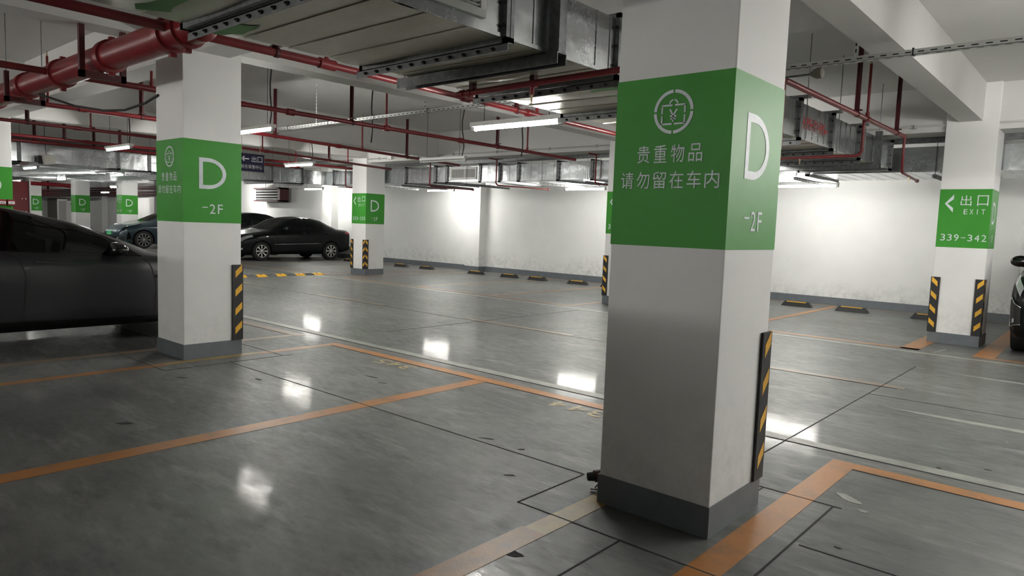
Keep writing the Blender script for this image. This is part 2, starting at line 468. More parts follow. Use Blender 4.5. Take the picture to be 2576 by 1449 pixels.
# far stalls
strip('stall_line', M['orange'], -6.55, -1.88, 10.14, 10.26)
strip('stall_line', M['oranged'], -14.55, -7.45, 10.14, 10.26)
strip('stall_line', M['oranged'], -1.30, X_R, 10.14, 10.26)
strip('stall_line', M['oranged'], -23.0, -15.45, 10.14, 10.26)
for x in (-14.55, -11.75, -9.55, -7.57): strip('stall_line', M['oranged'], x, x+0.12, 10.26, 15.05)
for x in (-6.67, -4.41): strip('stall_line', M['orange'], x, x+0.12, 10.26, 15.05)
strip('stall_line', M['orange'], -2.10, -1.88, 10.14, 15.05)
strip('stall_line', M['orange'], -1.30, -1.08, 10.26, 15.05)
for x in (-15.57, -17.9, -20.3, -22.9): strip('stall_line', M['oranged'], x, x+0.12, 10.26, 15.05)
strip('stall_line', M['orangef'], -14.55, 3.0, 15.06, 15.18)
# dashed centre line, worn
for x0 in (-23.2, -19.2, -15.2, -11.25, -7.3, -3.4, 0.55):
    strip('lane_dash', M['orangef'], x0, x0+1.95, 7.32, 7.43)
# white arrow strokes on the lane
for y, x0 in ((6.42, -1.46), (8.66, -1.33)):
    mb = MB(); mb.poly([(x0, y+0.01, 0.0002), (x0+0.55, y-0.055, 0.0002), (3.2, y-0.055, 0.0002), (3.2, y+0.055, 0.0002), (x0+0.55, y+0.035, 0.0002)], (0, 0, 1), 0.0014)
    mb.build('lane_arrow_stroke', M['white'], floor)
MB().poly([(-1.72, 10.08, .0002), (-1.69, 10.08, .0002), (-1.62, 10.55, .0002), (-1.65, 10.55, .0002)], (0, 0, 1), .0013).build('lane_edge_tick', M['white'], floor)
# sawn joints
def joint(x0, y0, x1, y1, w=0.009):
    d = Vector((x1-x0, y1-y0, 0)).normalized(); s = Vector((-d.y, d.x, 0))*w/2
    a = Vector((x0, y0, 0.0003)); c = Vector((x1, y1, 0.0003))
    MB().poly([a-s, c-s, c+s, a+s], (0, 0, 1), 0.0016).build('joint_seam', M['joint'], floor)
joint(-6.37, 3.215, -2.215, 3.225)
joint(-2.215, 2.64, -2.215, 3.225); joint(-2.215, 2.645, -1.03, 2.645); joint(-1.03, 2.645, -1.03, 3.80); joint(-1.45, 3.80, -0.99, 3.80)
joint(-1.605, 2.645, -1.605, -3.5); joint(-1.64, 3.8, -1.64, 8.8); joint(-1.64, 6.86, X_R, 7.05, 0.007)
joint(-1.40, 3.21, -1.40, 3.8, 0.006)
joint(-7.46, 2.60, -6.37, 2.60); joint(-6.37, 2.60, -6.37, 3.9); joint(-6.37, 3.78, -7.5, 3.78)
joint(-13, 4.79, X_R, 4.79, 0.008); joint(-7.4, 3.215, -20, 3.2); joint(-15.2, 7.30, -1.5, 7.30, 0.006)
joint(-6.6, 4.50, -1.87, 4.50, 0.007); joint(-1.13, 4.50, X_R, 4.50, 0.008)
joint(-7.36, 4.52, -13, 4.52, 0.008); joint(-7.0, 5.6, -7.0, 9.8, 0.006)
joint(-1.0, 3.2, X_R, 3.2, 0.007); joint(-1.5, 1.9, X_R, 1.75, 0.006)
# painted stall numbers, read from the lane
for s, x, y in (('345', -5.06, 4.46), ('344', -2.83, 4.46)):
    mb = MB(); spaced_text(mb, s, (x, y, 0.002), (-1, 0, 0), (0, -1, 0), 0.52, 0.17)
    mb.build('stall_number', M['number'], floor)

# small dark scuffs and paper scraps on the concrete
random.seed(4)
def blot(x, y, rx, ry, mat, name, z=0.0012, rot=0.0):
    pts = []
    for k in range(11):
        a = 2*math.pi*k/11; q = random.uniform(0.6, 1.1)
        px, py = math.cos(a)*rx*q, math.sin(a)*ry*q
        pts.append((x+px*math.cos(rot)-py*math.sin(rot), y+px*math.sin(rot)+py*math.cos(rot), 0.0002))
    return MB().poly(pts, (0, 0, 1), z).build(name, mat, floor)
for x, y, rx, ry, r in ((-5.0, 3.86, .10, .014, .1), (-4.75, 3.78, .05, .012, .4), (-5.55, 3.05, .05, .02, 0), (-1.86, 2.2, .05, .03, .3), (-2.5, 2.9, .04, .015, .7), (-2.75, 3.3, .03, .012, .9),
                        (-0.75, 4.95, .02, .012, 0), (-0.52, 5.15, .02, .012, 0), (-3.05, 3.3, .06, .015, .5), (-4.3, 2.2, .05, .02, .6), (-4.9, 1.75, .07, .03, .7), (-0.86, 3.3, .02, .01, 0), (-6.0, 2.6, .05, .015, .8)):
    blot(x, y, rx, ry, M['joint'], 'scuff_stain', 0.0012, r)
blot(-1.0, 3.98, .085, .04, M['white'], 'paint_speck', 0.0012, -0.5)
blot(-0.9, 3.85, .03, .02, M['white'], 'paint_speck')

# ------------------------------------------------------------------ pillars
def stencil_D(mb, org, right, up, w, h, t):
    """Stencilled D of even stroke t."""
    org, right, up = Vector(org), Vector(right), Vector(up)
    def outline(x0, y0, w_, h_, n=20):
        st = w_*0.30; pts = [(x0, y0), (x0, y0+h_)]
        for k in range(n+1):
            a = math.pi/2 - math.pi*k/n
            pts.append((x0+st+(w_-st)*math.cos(a), y0+h_/2+h_/2*math.sin(a)))
        return pts
    A = outline(0, 0, w, h); B = outline(t, t, w-2*t, h-2*t)
    k = len(A); v = [org+right*p[0]+up*p[1] for p in A+B]
    mb.add(v, [(i, (i+1) % k, k+(i+1) % k, k+i) for i in range(k)])

def bar2(mb, org, right, up, x0, y0, x1, y1, t):
    d = Vector((x1-x0, y1-y0)); d.normalize(); s = Vector((-d.y, d.x))*t/2
    P = [(x0-s.x, y0-s.y), (x1-s.x, y1-s.y), (x1+s.x, y1+s.y), (x0+s.x, y0+s.y)]
    mb.add([Vector(org)+Vector(right)*p[0]+Vector(up)*p[1] for p in P], [(0, 1, 2, 3)])

def arc2(mb, org, right, up, r0, r1, a0, a1, n=14):
    v = []
    for k in range(n+1):
        a = a0+(a1-a0)*k/n
        for r in (r0, r1): v.append(Vector(org)+Vector(right)*(r*math.cos(a))+Vector(up)*(r*math.sin(a)))
    mb.add(v, [(2*k, 2*k+1, 2*k+3, 2*k+2) for k in range(n)])

def valuables(name_parent, x0, y, z_mid=1.955):
    """Bag-with-yen stencil and two rows of characters on a face looking towards -Y."""
    R, U = (1, 0, 0), (0, 0, 1); yy = y-0.003
    mb = MB(); c = (x0+0.31, yy, z_mid); g = 0.045
    for q in range(4): arc2(mb, c, R, U, 0.086, 0.101, q*math.pi/2+g, (q+1)*math.pi/2-g)
    for s in (-1, 1):
        bar2(mb, c, R, U, s*.006, -.055, s*.062, -.055, .008); bar2(mb, c, R, U, s*.006, .03, s*.062, .03, .008)
        bar2(mb, c, R, U, s*.058, -.055, s*.058, -.016, .008); bar2(mb, c, R, U, s*.058, -.008, s*.058, .03, .008)
        bar2(mb, c, R, U, s*.0185, .012, s*.002, -.014, .008)
        arc2(mb, (c[0], yy, c[2]+.034), R, U, .017, .024, (0.12 if s > 0 else math.pi/2+.16), (math.pi/2-.16 if s > 0 else math.pi-.12), 8)
    bar2(mb, c, R, U, 0, -.012, 0, -.046, .008); bar2(mb, c, R, U, -.016, -.02, .016, -.02, .0075); bar2(mb, c, R, U, -.014, -.032, .014, -.032, .006)
    mb.build('stencil_symbol', M['sten'], name_parent)
    mb = MB(); spaced_text(mb, '贵重物品', (x0+.13, yy, 1.723), R, U, .337, .082, .068)
    spaced_text(mb, '请勿留在车内', (x0+.045, yy, 1.603), R, U, .51, .079, .07)
    mb.build('warning_lettering', M['sten'], name_parent)

def exit_sign(parent, x0, y, nums):
    R, U = (1, 0, 0), (0, 0, 1); yy = y-0.003
    mb = MB(); o = Vector((x0, yy, 0))
    mb.add([o+Vector(p) for p in ((.168, 0, 2.05), (.168, 0, 1.985), (.098, 0, 1.925), (.066, 0, 1.925))], [(0, 3, 2, 1)])
    mb.add([o+Vector(p) for p in ((.066, 0, 1.925), (.098, 0, 1.925), (.168, 0, 1.865), (.168, 0, 1.805))], [(0, 1, 2, 3)])
    mb.build('arrow_symbol', M['sten'], parent)
    mb = MB(); spaced_text(mb, '出口', (x0+.25, yy, 1.897), R, U, .315, .14, .125)
    spaced_text(mb, 'EXIT', (x0+.295, yy, 1.782), R, U, .245, .068, .045)
    mb.build('exit_lettering', M['sten'], parent)
    mb = MB(); spaced_text(mb, nums, (x0+.05, yy, 1.42), R, U, .53, .09, .055)
    mb.build('bay_number', M['sten'], parent)

def zone_letter(parent, x, y0):
    R, U = (0, 1, 0), (0, 0, 1); xx = x+0.003
    mb = MB(); stencil_D(mb, (xx, y0+.15, 1.655), R, U, .27, .298, .038)
    mb.build('zone_letter', M['sten'], parent)
    mb = MB(); bar2(mb, (xx, 0, 0), R, U, y0+.18, 1.478, y0+.235, 1.478, .008)
    text_into(mb, '2', (xx, y0+.255, 1.418), R, U, .055, .092); text_into(mb, 'F', (xx, y0+.335, 1.418), R, U, .05, .092)
    mb.build('level_lettering', M['sten'], parent)

def pillar(x0, x1, y0, y1, label, face, nums=None, zone=True, group=None):
    t = thing('pillar', label, 'pillar', ((x0+x1)/2, (y0+y1)/2, 0), group)
    MB().box(x0, x1, y0, y1, 0, Z_C).build('shaft', M['pillar'], t, bevel=0.006)
    e = 0.0015
    MB().box(x0-e, x1+e, y0-e, y1+e, 1.33, 2.12).build('painted_band', M['green'], t)
    e = 0.006
    MB().box(x0-e, x1+e, y0-e, y1+e, 0, 0.148).build('skirting', M['skirt'], t)
    if face == 'valuables': valuables(t, x0, y0-.001)
    if face == 'exit': exit_sign(t, x0, y0-.001, nums)
    if zone: zone_letter(t, x1, y0)
    return t
pillar(-1.93, -1.33, 2.95, 3.525, 'big white pillar with the bag symbol, close to the camera beside the orange corner line', 'valuables')
pillar(-7.33, -6.73, 2.934, 3.51, 'white pillar with bag symbol and D beside the dark grey car', 'valuables')
pillar(-15.47, -14.87, 11.16, 11.76, 'white pillar numbered 333-335, brightly lit, at the corner of the black sedan', 'exit', '333-335')
pillar(-7.43, -6.83, 11.16, 11.76, 'pillar half hidden behind the big bag symbol pillar, only a 3 showing', 'exit', '336-338')
pillar(-1.97, -1.37, 11.16, 11.76, 'white pillar numbered 339-342 with a white left arrow', 'exit', '339-342')
pl = pillar(-15.47, -14.87, 2.92, 3.50, 'pillar at the edge of the photo with two red boxes on its green band', 'valuables')
pillar(-32.0, -31.4, 11.18, 11.80, 'far pillar with a lit face standing behind the blue-grey car', 'exit', '327-332')
pillar(-36.94, -36.34, 10.96, 11.56, 'far pillar with a D, just beside the red standpipe', None)
pillar(-44.2, -43.6, 11.0, 11.56, 'most distant pillar, next to the tall red cabinet', None, zone=True)
pillar(-40.2, -39.6, 2.92, 3.5, 'pillar hidden far down the row of parked cars', None)

# ------------------------------------------------------------------ rubber corner guards
def corner_guard(cx, cy, sx, sy, label, group='striped guards on pillar corners', z0=0.150, z1=0.915, w=0.095, flip=1):
    """Right-angle rubber strip on the pillar corner (cx, cy); the wings run along -sx and -sy."""
    t = thing('corner_guard', label, 'corner guard', (cx, cy, z0), group)
    g = 0.004; th = 0.012
    ax, ay = cx+sx*g, cy+sy*g; bx, by = cx+sx*(g+th), cy+sy*(g+th)
    # L-shaped section
    pts = [(bx, by), (bx, cy-sy*w), (ax, cy-sy*w), (ax, ay), (cx-sx*w, ay), (cx-sx*w, by)]
    MB().poly([(p[0], p[1], z0) for p in pts], (0, 0, 1), z1-z0).build('rubber_strip', M['black'], t)
    mb = MB(); n = 4; pitch = (z1-z0)/n
    for k in range(n):
        zc = z0+pitch*(k+0.30); hh = pitch*0.36; rise = pitch*0.36
        e = 0.0015
        # wing on the face across Y (normal sx): coordinate along y from corner
        q0, q1 = 0.012, w-0.012
        P = [(bx+sx*e, by-sy*q0, zc+rise), (bx+sx*e, by-sy*q0, zc+rise+hh), (bx+sx*e, by-sy*q1, zc+hh), (bx+sx*e, by-sy*q1, zc)]
        mb.add(P, [(0, 1, 2, 3)])
        P = [(bx-sx*q0, by+sy*e, zc+rise), (bx-sx*q0, by+sy*e, zc+rise+hh), (bx-sx*q1, by+sy*e, zc+hh), (bx-sx*q1, by+sy*e, zc)]
        mb.add(P, [(0, 1, 2, 3)])
    mb.build('reflective_stripes', M['yellow'], t)
    return t
corner_guard(-1.33, 3.525, 1, 1, 'black and yellow guard on the big bag symbol pillar near the camera')
corner_guard(-6.73, 3.51, 1, 1, 'black and yellow guard on the pillar beside the dark grey car')
corner_guard(-15.47, 11.16, -1, -1, 'outer guard on the 333-335 pillar, towards the black sedan')
corner_guard(-14.87, 11.16, 1, -1, 'chevron guard on the front corner of the 333-335 pillar')
corner_guard(-7.43, 11.16, -1, -1, 'guard on the half hidden pillar behind the bag symbol pillar')
corner_guard(-1.97, 11.16, -1, -1, 'guard on the 339-342 pillar beside the wheel stop')
corner_guard(-1.37, 11.16, 1, -1, 'guard on the 339-342 pillar towards the black car')
corner_guard(-32.0, 11.18, -1, -1, 'outer guard on the far lit pillar behind the blue-grey car')
corner_guard(-31.4, 11.18, 1, -1, 'front guard on the far lit pillar behind the blue-grey car')

# ------------------------------------------------------------------ wheel stops
def wheel_stop(xc, label, first=[None]):
    y0, y1, L, h = 14.27, 14.42, 0.60, 0.10
    if first[0]:
        return dup(first[0], (xc-first[0].location.x, 0, 0), label)
    t = thing('wheel_stop', label, 'wheel stop', (xc, (y0+y1)/2, 0), 'rubber wheel stops along the far wall')
    a, b_, ty0, ty1 = xc-L/2, xc+L/2, y0+0.035, y1-0.035
    mb = MB(); mb.add([(a, y0, 0), (b_, y0, 0), (b_, y1, 0), (a, y1, 0), (a+.07, ty0, h), (b_-.07, ty0, h), (b_-.07, ty1, h), (a+.07, ty1, h),],
                      [(0, 3, 2, 1), (4, 5, 6, 7), (0, 1, 5, 4), (1, 2, 6, 5), (2, 3, 7, 6), (3, 0, 4, 7)])
    mb.build('rubber_block', M['black'], t, bevel=0.006)
    mb = MB(); e = 0.003
    def front(u, v): # on the sloping front face
        return (a+u*(L), y0+0.035*v-e, 0.10*v+e*0.4)
    mb.add([front(.18, .80), front(.82, .80), front(.82, .95), front(.18, .95)], [(0, 1, 2, 3)])
    mb.add([(a+.11, ty0+.006, h+.001), (b_-.11, ty0+.006, h+.001), (b_-.11, ty0+.018, h+.001), (a+.11, ty0+.018, h+.001)], [(0, 1, 2, 3)])
    mb.build('yellow_stripe', M['yellow'], t)
    MB().lathe([(.012, 0), (.012, .004), (0, .005)], (b_-.05, y0+.05, .075), (.6, -.3, .7), 8).build('bolt', M['steel'], t)
    first[0] = t
    return t
for xc, lb in ((-17.22, 'wheel stop standing directly behind the 333-335 pillar'),
               (-16.02, 'wheel stop second from the 333-335 pillar, where the grey skirting is scraped white'),
               (-13.91, 'wheel stop at the foot of the wall pilaster, just before its corner'),
               (-12.63, 'wheel stop just past the wall pilaster corner'), (-11.64, 'wheel stop in the middle of the blank stretch between pilaster and half hidden pillar'),
               (-10.32, 'last whole wheel stop before the half hidden pillar'), (-9.30, 'wheel stop tucked behind the guard of the half hidden pillar'),
               (-4.87, 'wheel stop seen just past the big bag symbol pillar'), (-3.83, 'wheel stop with the glinting stripe midway to pillar 339-342'),
               (-2.53, 'wheel stop cut off by the 339-342 pillar'), (-19.95, 'wheel stop by the rear wheel of the black sedan')):
    wheel_stop(xc, lb)

# ------------------------------------------------------------------ speed hump
t = thing('speed_hump', 'yellow and grey rubber speed hump across the lane beside the left pillar', 'speed hump', (-15.4, 7.6, 0))
for k in range(20):
    y0 = 5.05+k*0.255
    prof = [(-.18, 0), (-.15, .012), (-.08, .04), (0, .05), (.08, .04), (.15, .012), (.18, 0)]
    v = [(-15.4+p[0], y0+.004, p[1]+.0002) for p in prof]+[(-15.4+p[0], y0+.251, p[1]+.0002) for p in prof]
    mb = MB(); n = 7
    mb.add(v, [(i, i+1, n+i+1, n+i) for i in range(n-1)]+[tuple(range(n)), tuple(range(2*n-1, n-1, -1)), (0, n, 2*n-1, n-1)])
    s = mb.build('hump_segment', M['yellow'] if k % 2 else M['humpgrey'], t, smooth=False)
    MB().lathe([(.02, 0), (.02, .003), (0, .003)], (-15.33, y0+.125, .041), (.35, 0, .94), 10).build('bolt_hole', M['black'], s)
MB().lathe([(.18, 0), (.15, .012), (.08, .04), (0, .05)], (-15.4, 10.15, .0002), (0, 0, 1), 20).build('end_cap', M['oranged'], t)

# ------------------------------------------------------------------ capped pipe stub by the big pillar
t = thing('pipe_stub', 'short rusty dark red pipe end with loose wires sticking out behind the big pillar', 'pipe', (-2.0, 3.3, 0))
MB().tube([(-1.937, 3.26, .085), (-2.06, 3.10, .062)], .033, 14).build('pipe', M['rust'], t, smooth=True, auto=40)
MB().tube([(-2.06, 3.10, .062), (-2.085, 3.07, .06)], [.026, .022], 12).build('end_cap', M['joint'], t)
MB().tube([(-2.03, 3.12, .04), (-2.04, 3.08, .01), (-2.0, 3.05, .012), (-1.97, 3.07, .006), (-1.97, 3.1, .006)], .003, 6).build('wire', M['rust'], t)
MB().tube([(-2.02, 3.14, .035), (-2.0, 3.08, .008), (-2.05, 3.05, .006)], .003, 6).build('wire', M['rust'], t)

# ================================================================== lamps
def lamp(x0, y, z, label, L=1.10, lit=True, rods=None, top=Z_C, hw=.042):
    """Batten lamp along X, tube from x0 to x0+L at height z, hung from the slab."""
    xc = x0+L/2
    t = thing('batten_lamp', label, 'lamp', (xc, y, z), 'batten lamps hung under the ceiling')
    MB().box(x0-.05, x0+L+.05, y-hw, y+hw, z+.024, z+.07).build('housing', M['white_metal'], t, bevel=0.004)
    MB().tube([(x0, y, z), (x0+L, y, z)], .0165, 10).build('tube', M['tube'] if lit else M['tubeoff'], t, smooth=True, auto=50)
    for a, b in ((x0-.05, x0), (x0+L, x0+L+.05)):
        MB().box(a, b, y-.02, y+.02, z-.022, z+.03).build('end_cap', M['grey_metal'], t, bevel=0.004)
    for xx in (x0+.12, x0+L-.12):
        MB().tube([(xx, y, z+.074), (xx, y, top-.001)], .0035, 6).build('hanging_rod', M['cable'], t)
    if rods: MB().tube([(x0+L-.05, y, z+.074)]+[(x0+L-.05+rods[0]*math.sin(k*1.3), y+.01, z+.074+(Z_C-z-.074)*k/6) for k in range(1, 7)], .010, 6).build('power_cable', M['cable'], t)
    return t
lamp(-5.22, 5.31, 2.40, 'bright lamp hanging close in front of the duct, left of the bag symbol pillar', rods=None)
lamp(-10.12, 5.15, 2.62, 'lamp at the end of the slotted tray, half behind the D pillar', rods=(.02,))
lamp(-14.72, 5.0, 2.57, 'lamp above the dark grey car, in front of the far duct with sheet panels', rods=(.02,))
lamp(-22.95, 5.69, 2.50, 'small lamp under the ribbed duct, over the roof of the dark grey car', L=1.15, top=2.62)
lamp(-14.85, 8.85, 2.61, 'lamp glowing beside the navy exit sign', rods=(.03,))
lamp(-10.02, 8.8, 2.54, 'unlit lamp hanging in front of the wall duct grille', lit=False, rods=(.03,))
lamp(-5.1, 8.8, 2.60, 'lamp hidden behind the big bag symbol pillar over the lane')
lamp(-24.0, 8.25, 2.53, 'lamp under the ribbed duct just before the D pillar', L=1.0, top=2.62)
lamp(-30.4, 8.6, 2.54, 'blurred lamp beside the top of the red standpipe', L=.9, top=2.62)
lamp(-35.6, 8.42, 2.55, 'lamp in front of the tall red cabinet')
lamp(-30.1, 10.33, 2.36, 'tiny lamp beside the far lit pillar', L=.6)
lamp(-22.55, 14.2, 2.47, 'lamp near the wall over the black sedan')
lamp(-15.95, 14.25, 2.38, 'lamp near the wall just right of pillar 333-335')
lamp(-10.25, 13.6, 2.335, 'long lamp near the wall left of the half hidden pillar')
lamp(-5.18, 13.62, 2.35, 'long lamp near the wall just past the big pillar')
# lamps outside the picture; some carry on the rows, others are added for fill
lamp(0.0, 6.3, 2.42, 'added lamp over the lane, unseen beyond the picture edge', hw=.018)  # unseen trio added to brighten the right-hand slab and pillar faces
lamp(1.6, 6.3, 2.42, 'second added lamp over the lane, unseen beyond the picture edge', hw=.018)
lamp(2.2, 8.4, 2.45, 'third added lamp over the lane, unseen beyond the picture edge', hw=.018)
lamp(0.3, 8.8, 2.60, 'lamp over the lane beside pillar 339-342, out of view')
lamp(4.2, 5.2, 2.50, 'lamp further along the lane, out of view')
lamp(0.4, 13.75, 2.36, 'lamp near the wall behind the black car, out of view')
lamp(-12.5, -2.2, 2.60, 'lamp over the stalls behind the dark grey car, out of view')  # this and the next: unseen, added for ambient light from behind
lamp(-17.6, -2.2, 2.60, 'lamp at the back of the row of stalls, out of view')
for k, x in enumerate((-9.6, -8.2, -6.8, -5.4, -4.0)):  # unseen close-set lamps added to light the camera-side pillar faces
    lamp(x, -6.3, 2.35, 'added lamp behind the camera, number %s from the corner, out of view' % ('one', 'two', 'three', 'four', 'five')[k])
lamp(-28.6, 14.2, 2.40, 'lamp at the wall behind the D pillar, out of view')
lamp(-41.0, 8.7, 2.6, 'most distant lamp over the lane', L=1.0)
lamp(-41.0, 13.6, 2.4, 'lamp at the far end of the wall')
lamp(-52.0, 11.0, 2.6, 'lamp at the end of the garage')

# ================================================================== ducts
def flange_y(mb, y, x0, x1, z0, z1, w=.035, t=.03):
    """Ring flange standing across a duct that runs along Y."""
    mb.box(x0-w, x1+w, y-t/2, y+t/2, z0-w, z0-.001); mb.box(x0-w, x1+w, y-t/2, y+t/2, z1+.001, z1+w)
    mb.box(x0-w, x0-.001, y-t/2, y+t/2, z0-w, z1+w); mb.box(x1+.001, x1+w, y-t/2, y+t/2, z0-w, z1+w)
def flange_x(mb, x, y0, y1, z0, z1, w=.035, t=.03):
    mb.box(x-t/2, x+t/2, y0-w, y1+w, z0-w, z0-.001); mb.box(x-t/2, x+t/2, y0-w, y1+w, z1+.001, z1+w)
    mb.box(x-t/2, x+t/2, y0-w, y0-.001, z0-w, z1+w); mb.box(x-t/2, x+t/2, y1+.001, y1+w, z0-w, z1+w)
def hang(t, x, y, z):
    MB().tube([(x, y, z), (x, y, Z_C)], .005, 6).build('hanger_rod', M['steel'], t)

def bolts_row(p0, p1, n, parent, nrm=(0, -1, 0), r=.010, h=.02):
    mb = MB()
    for k in range(n):
        p = Vector(p0).lerp(Vector(p1), (k+.5)/n)
        mb.lathe([(r, 0), (r, h*.5), (r*.5, h*.5), (r*.5, h)], p, nrm, 6)
    return mb.build('flange_bolt', M['cable'], parent)

# --- duct overhead, running to the far wall
D1 = thing('air_duct', 'big galvanised duct overhead with bolted flanges, running back behind the bag symbol pillar', 'air duct', (-3.36, 4.0, 2.64))
x0, x1, z0, z1 = -4.0, -2.72, 2.455, 2.83
MB().box(x0, x1, -3.5, 11.55, z0+.004, z1).build('duct_casing', M['galv'], D1, bevel=.004)
# the dull, dented underside in folded strips
mb = MB()
ys = [-3.5]; y = -3.4
while y < 11.5: ys.append(y); y += 0.29
ys.append(11.55)
nx = 14
random.seed(7)
for i in range(len(ys)-1):
    ya, yb = ys[i]+.004, ys[i+1]-.004; ny = 5
    v = []; f = []
    dent = (random.uniform(.15, .85), random.uniform(.2, .8), random.uniform(0, .028) if -1 < ya < 5 else 0.006)
    for a in range(nx+1):
        for b in range(ny+1):
            u, w_ = a/nx, b/ny
            dz = -.004*math.sin(math.pi*w_) - dent[2]*math.exp(-((u-dent[0])/.22)**2)*math.sin(math.pi*w_)
            v.append((x0+(x1-x0)*u, ya+(yb-ya)*w_, z0+dz))
    for a in range(nx):
        for b in range(ny): f.append((a*(ny+1)+b, a*(ny+1)+b+1, (a+1)*(ny+1)+b+1, (a+1)*(ny+1)+b))
    mb.add(v, f)
    mb.box(x0, x1, yb-.003, yb+.009, z0-.007, z0+.002)
mb.build('underside_panels', M['galvd'], D1, smooth=True, auto=35)
mb = MB()
for y in (2.20, 3.22, 3.86, 4.02, 5.6, 6.2, 6.8, 7.9, 8.1, 8.3, 8.5, 9.1, 9.3, 9.5, 9.7): mb.box(x1, x1+.006, y, y+.012, z0, z1)
mb.box(x1, x1+.010, -3.5, 11.5, z0-.006, z0+.016)
mb.build('sheet_seam', M['galv'], D1)
for y in (1.78, 2.985, 4.12, 5.25, 6.4, 7.65, 8.75, 9.87, 11.5):
    mb = MB(); flange_y(mb, y-.018, x0, x1, z0, z1, .034, .03); flange_y(mb, y+.018, x0, x1, z0, z1, .034, .03)
    fl = mb.build('flange', M['steel'], D1)
    bolts_row((x1+.02, y-.034, z0), (x1+.02, y-.034, z1), 3, fl)
def bolt_bar(y, xa, xb, z, parent, w=.045):
    mb = MB(); mb.box(xa, xb, y, y+.004, z-w, z); mb.box(xa, xb, y, y+w, z-.004, z)
    o = mb.build('support_angle', M['steel'], parent)
    bolts_row((xa+.05, y, z-w*.55), (xb-.05, y, z-w*.55), max(4, int((xb-xa)/.125)), o, (0, -1, 0), .011, .022)
    return o
for y in (1.80, 2.95, 4.09, 5.21, 7.62, 8.72, 9.85): bolt_bar(y, x0-.06, x1+.05, z0-.036, D1)
# plain channel cradle with its rods
for y in (3.38, 10.6):
    mb = MB(); mb.box(x0-.10, x1+.10, y-.045, y+.045, z0-.018, z0-.012); mb.box(x0-.10, x1+.10, y-.045, y-.039, z0-.08, z0-.018); mb.box(x0-.10, x1+.10, y+.039, y+.045, z0-.08, z0-.018)
    mb.box(x1+.02, x1+.10, y-.035, y+.035, z0-.01, z1+.05)
    mb.build('support_channel', M['steel'], D1)
    hang(D1, x0-.07, y, z0-.02); hang(D1, x1+.06, y, z1+.04)
mb = MB()
for y in (7.65, 8.75, 9.87): mb.box(x0-.12, x1+.10, y-.03, y+.06, z1+.036, z1+.06)
mb.build('top_angle', M['steel'], D1)
for y in (7.65, 8.75, 9.87): hang(D1, x1+.08, y, z0-.04)
# green overspray on the underside
for cx, cy, rx, ry, nm in ((-3.60, 1.52, .42, .22, 'overspray_patch'), (-3.3, 1.2, .5, .2, 'overspray_patch'), (-3.86, 1.98, .2, .09, 'overspray_patch'), (-3.0, 4.55, .18, .22, 'overspray_patch'), (-2.98, 5.0, .2, .14, 'overspray_patch'), (-3.0, 5.5, .16, .12, 'overspray_patch')):
    pts = []
    for k in range(13):
        a = 2*math.pi*k/13; q = random.uniform(.65, 1.1); pts.append((cx+rx*q*math.cos(a), cy+ry*q*math.sin(a), z0-.0078))
    MB().poly(pts, (0, 0, -1), .0006).build(nm, M['greenover'], D1)
# sprayed red marks
mb = MB(); xx = x1+.008
for k, s in enumerate('HMHYHM'):
    text_into(mb, s, (xx, 7.78+k*.12, 2.57), (0, 1, 0), (0, 0, 1), .10, .13)
mb.build('sprayed_lettering', M['redtext'], D1)
MB().poly([(xx, 8.50, 2.60), (xx, 8.58, 2.60), (xx, 8.58, 2.635), (xx, 8.50, 2.635)], (1, 0, 0), .001).build('sprayed_mark', M['redtext'], D1)

def grille_x(parent, xx, ya, yb, za, zb):
    """Louvred grille on a face that looks towards +X."""
    mb = MB(); fr = .045
    mb.box(xx, xx+.022, ya, yb, za, za+fr); mb.box(xx, xx+.022, ya, yb, zb-fr, zb); mb.box(xx, xx+.022, ya, ya+fr, za+fr, zb-fr); mb.box(xx, xx+.022, yb-fr, yb, za+fr, zb-fr)
    g = mb.build('grille', M['white_metal'], parent, bevel=.003)
    MB().box(xx, xx+.004, ya+fr, yb-fr, za+fr, zb-fr).build('dark_opening', M['slot'], g)
    mb = MB(); n = 9
    for k in range(n):
        z = za+fr+(zb-za-2*fr)*(k+.5)/n
        mb.add([(xx+.005, ya+fr, z-.004), (xx+.018, ya+fr, z+.004), (xx+.018, yb-fr, z+.004), (xx+.005, yb-fr, z-.004),
                (xx+.005, ya+fr, z-.001), (xx+.018, ya+fr, z+.007), (xx+.018, yb-fr, z+.007), (xx+.005, yb-fr, z-.001)], [(0, 1, 2, 3), (4, 7, 6, 5), (1, 5, 6, 2), (0, 3, 7, 4)])
    mb.build('louvre_slats', M['white_metal'], g)
    mb = MB(); k = ya+fr+.03
    while k < yb-fr: mb.box(xx+.002, xx+.008, k, k+.006, za+fr, zb-fr); k += .06
    mb.build('rear_vanes', M['steel'], g)
grille_x(D1, x1+.001, 1.86, 2.80, 2.515, 2.80)

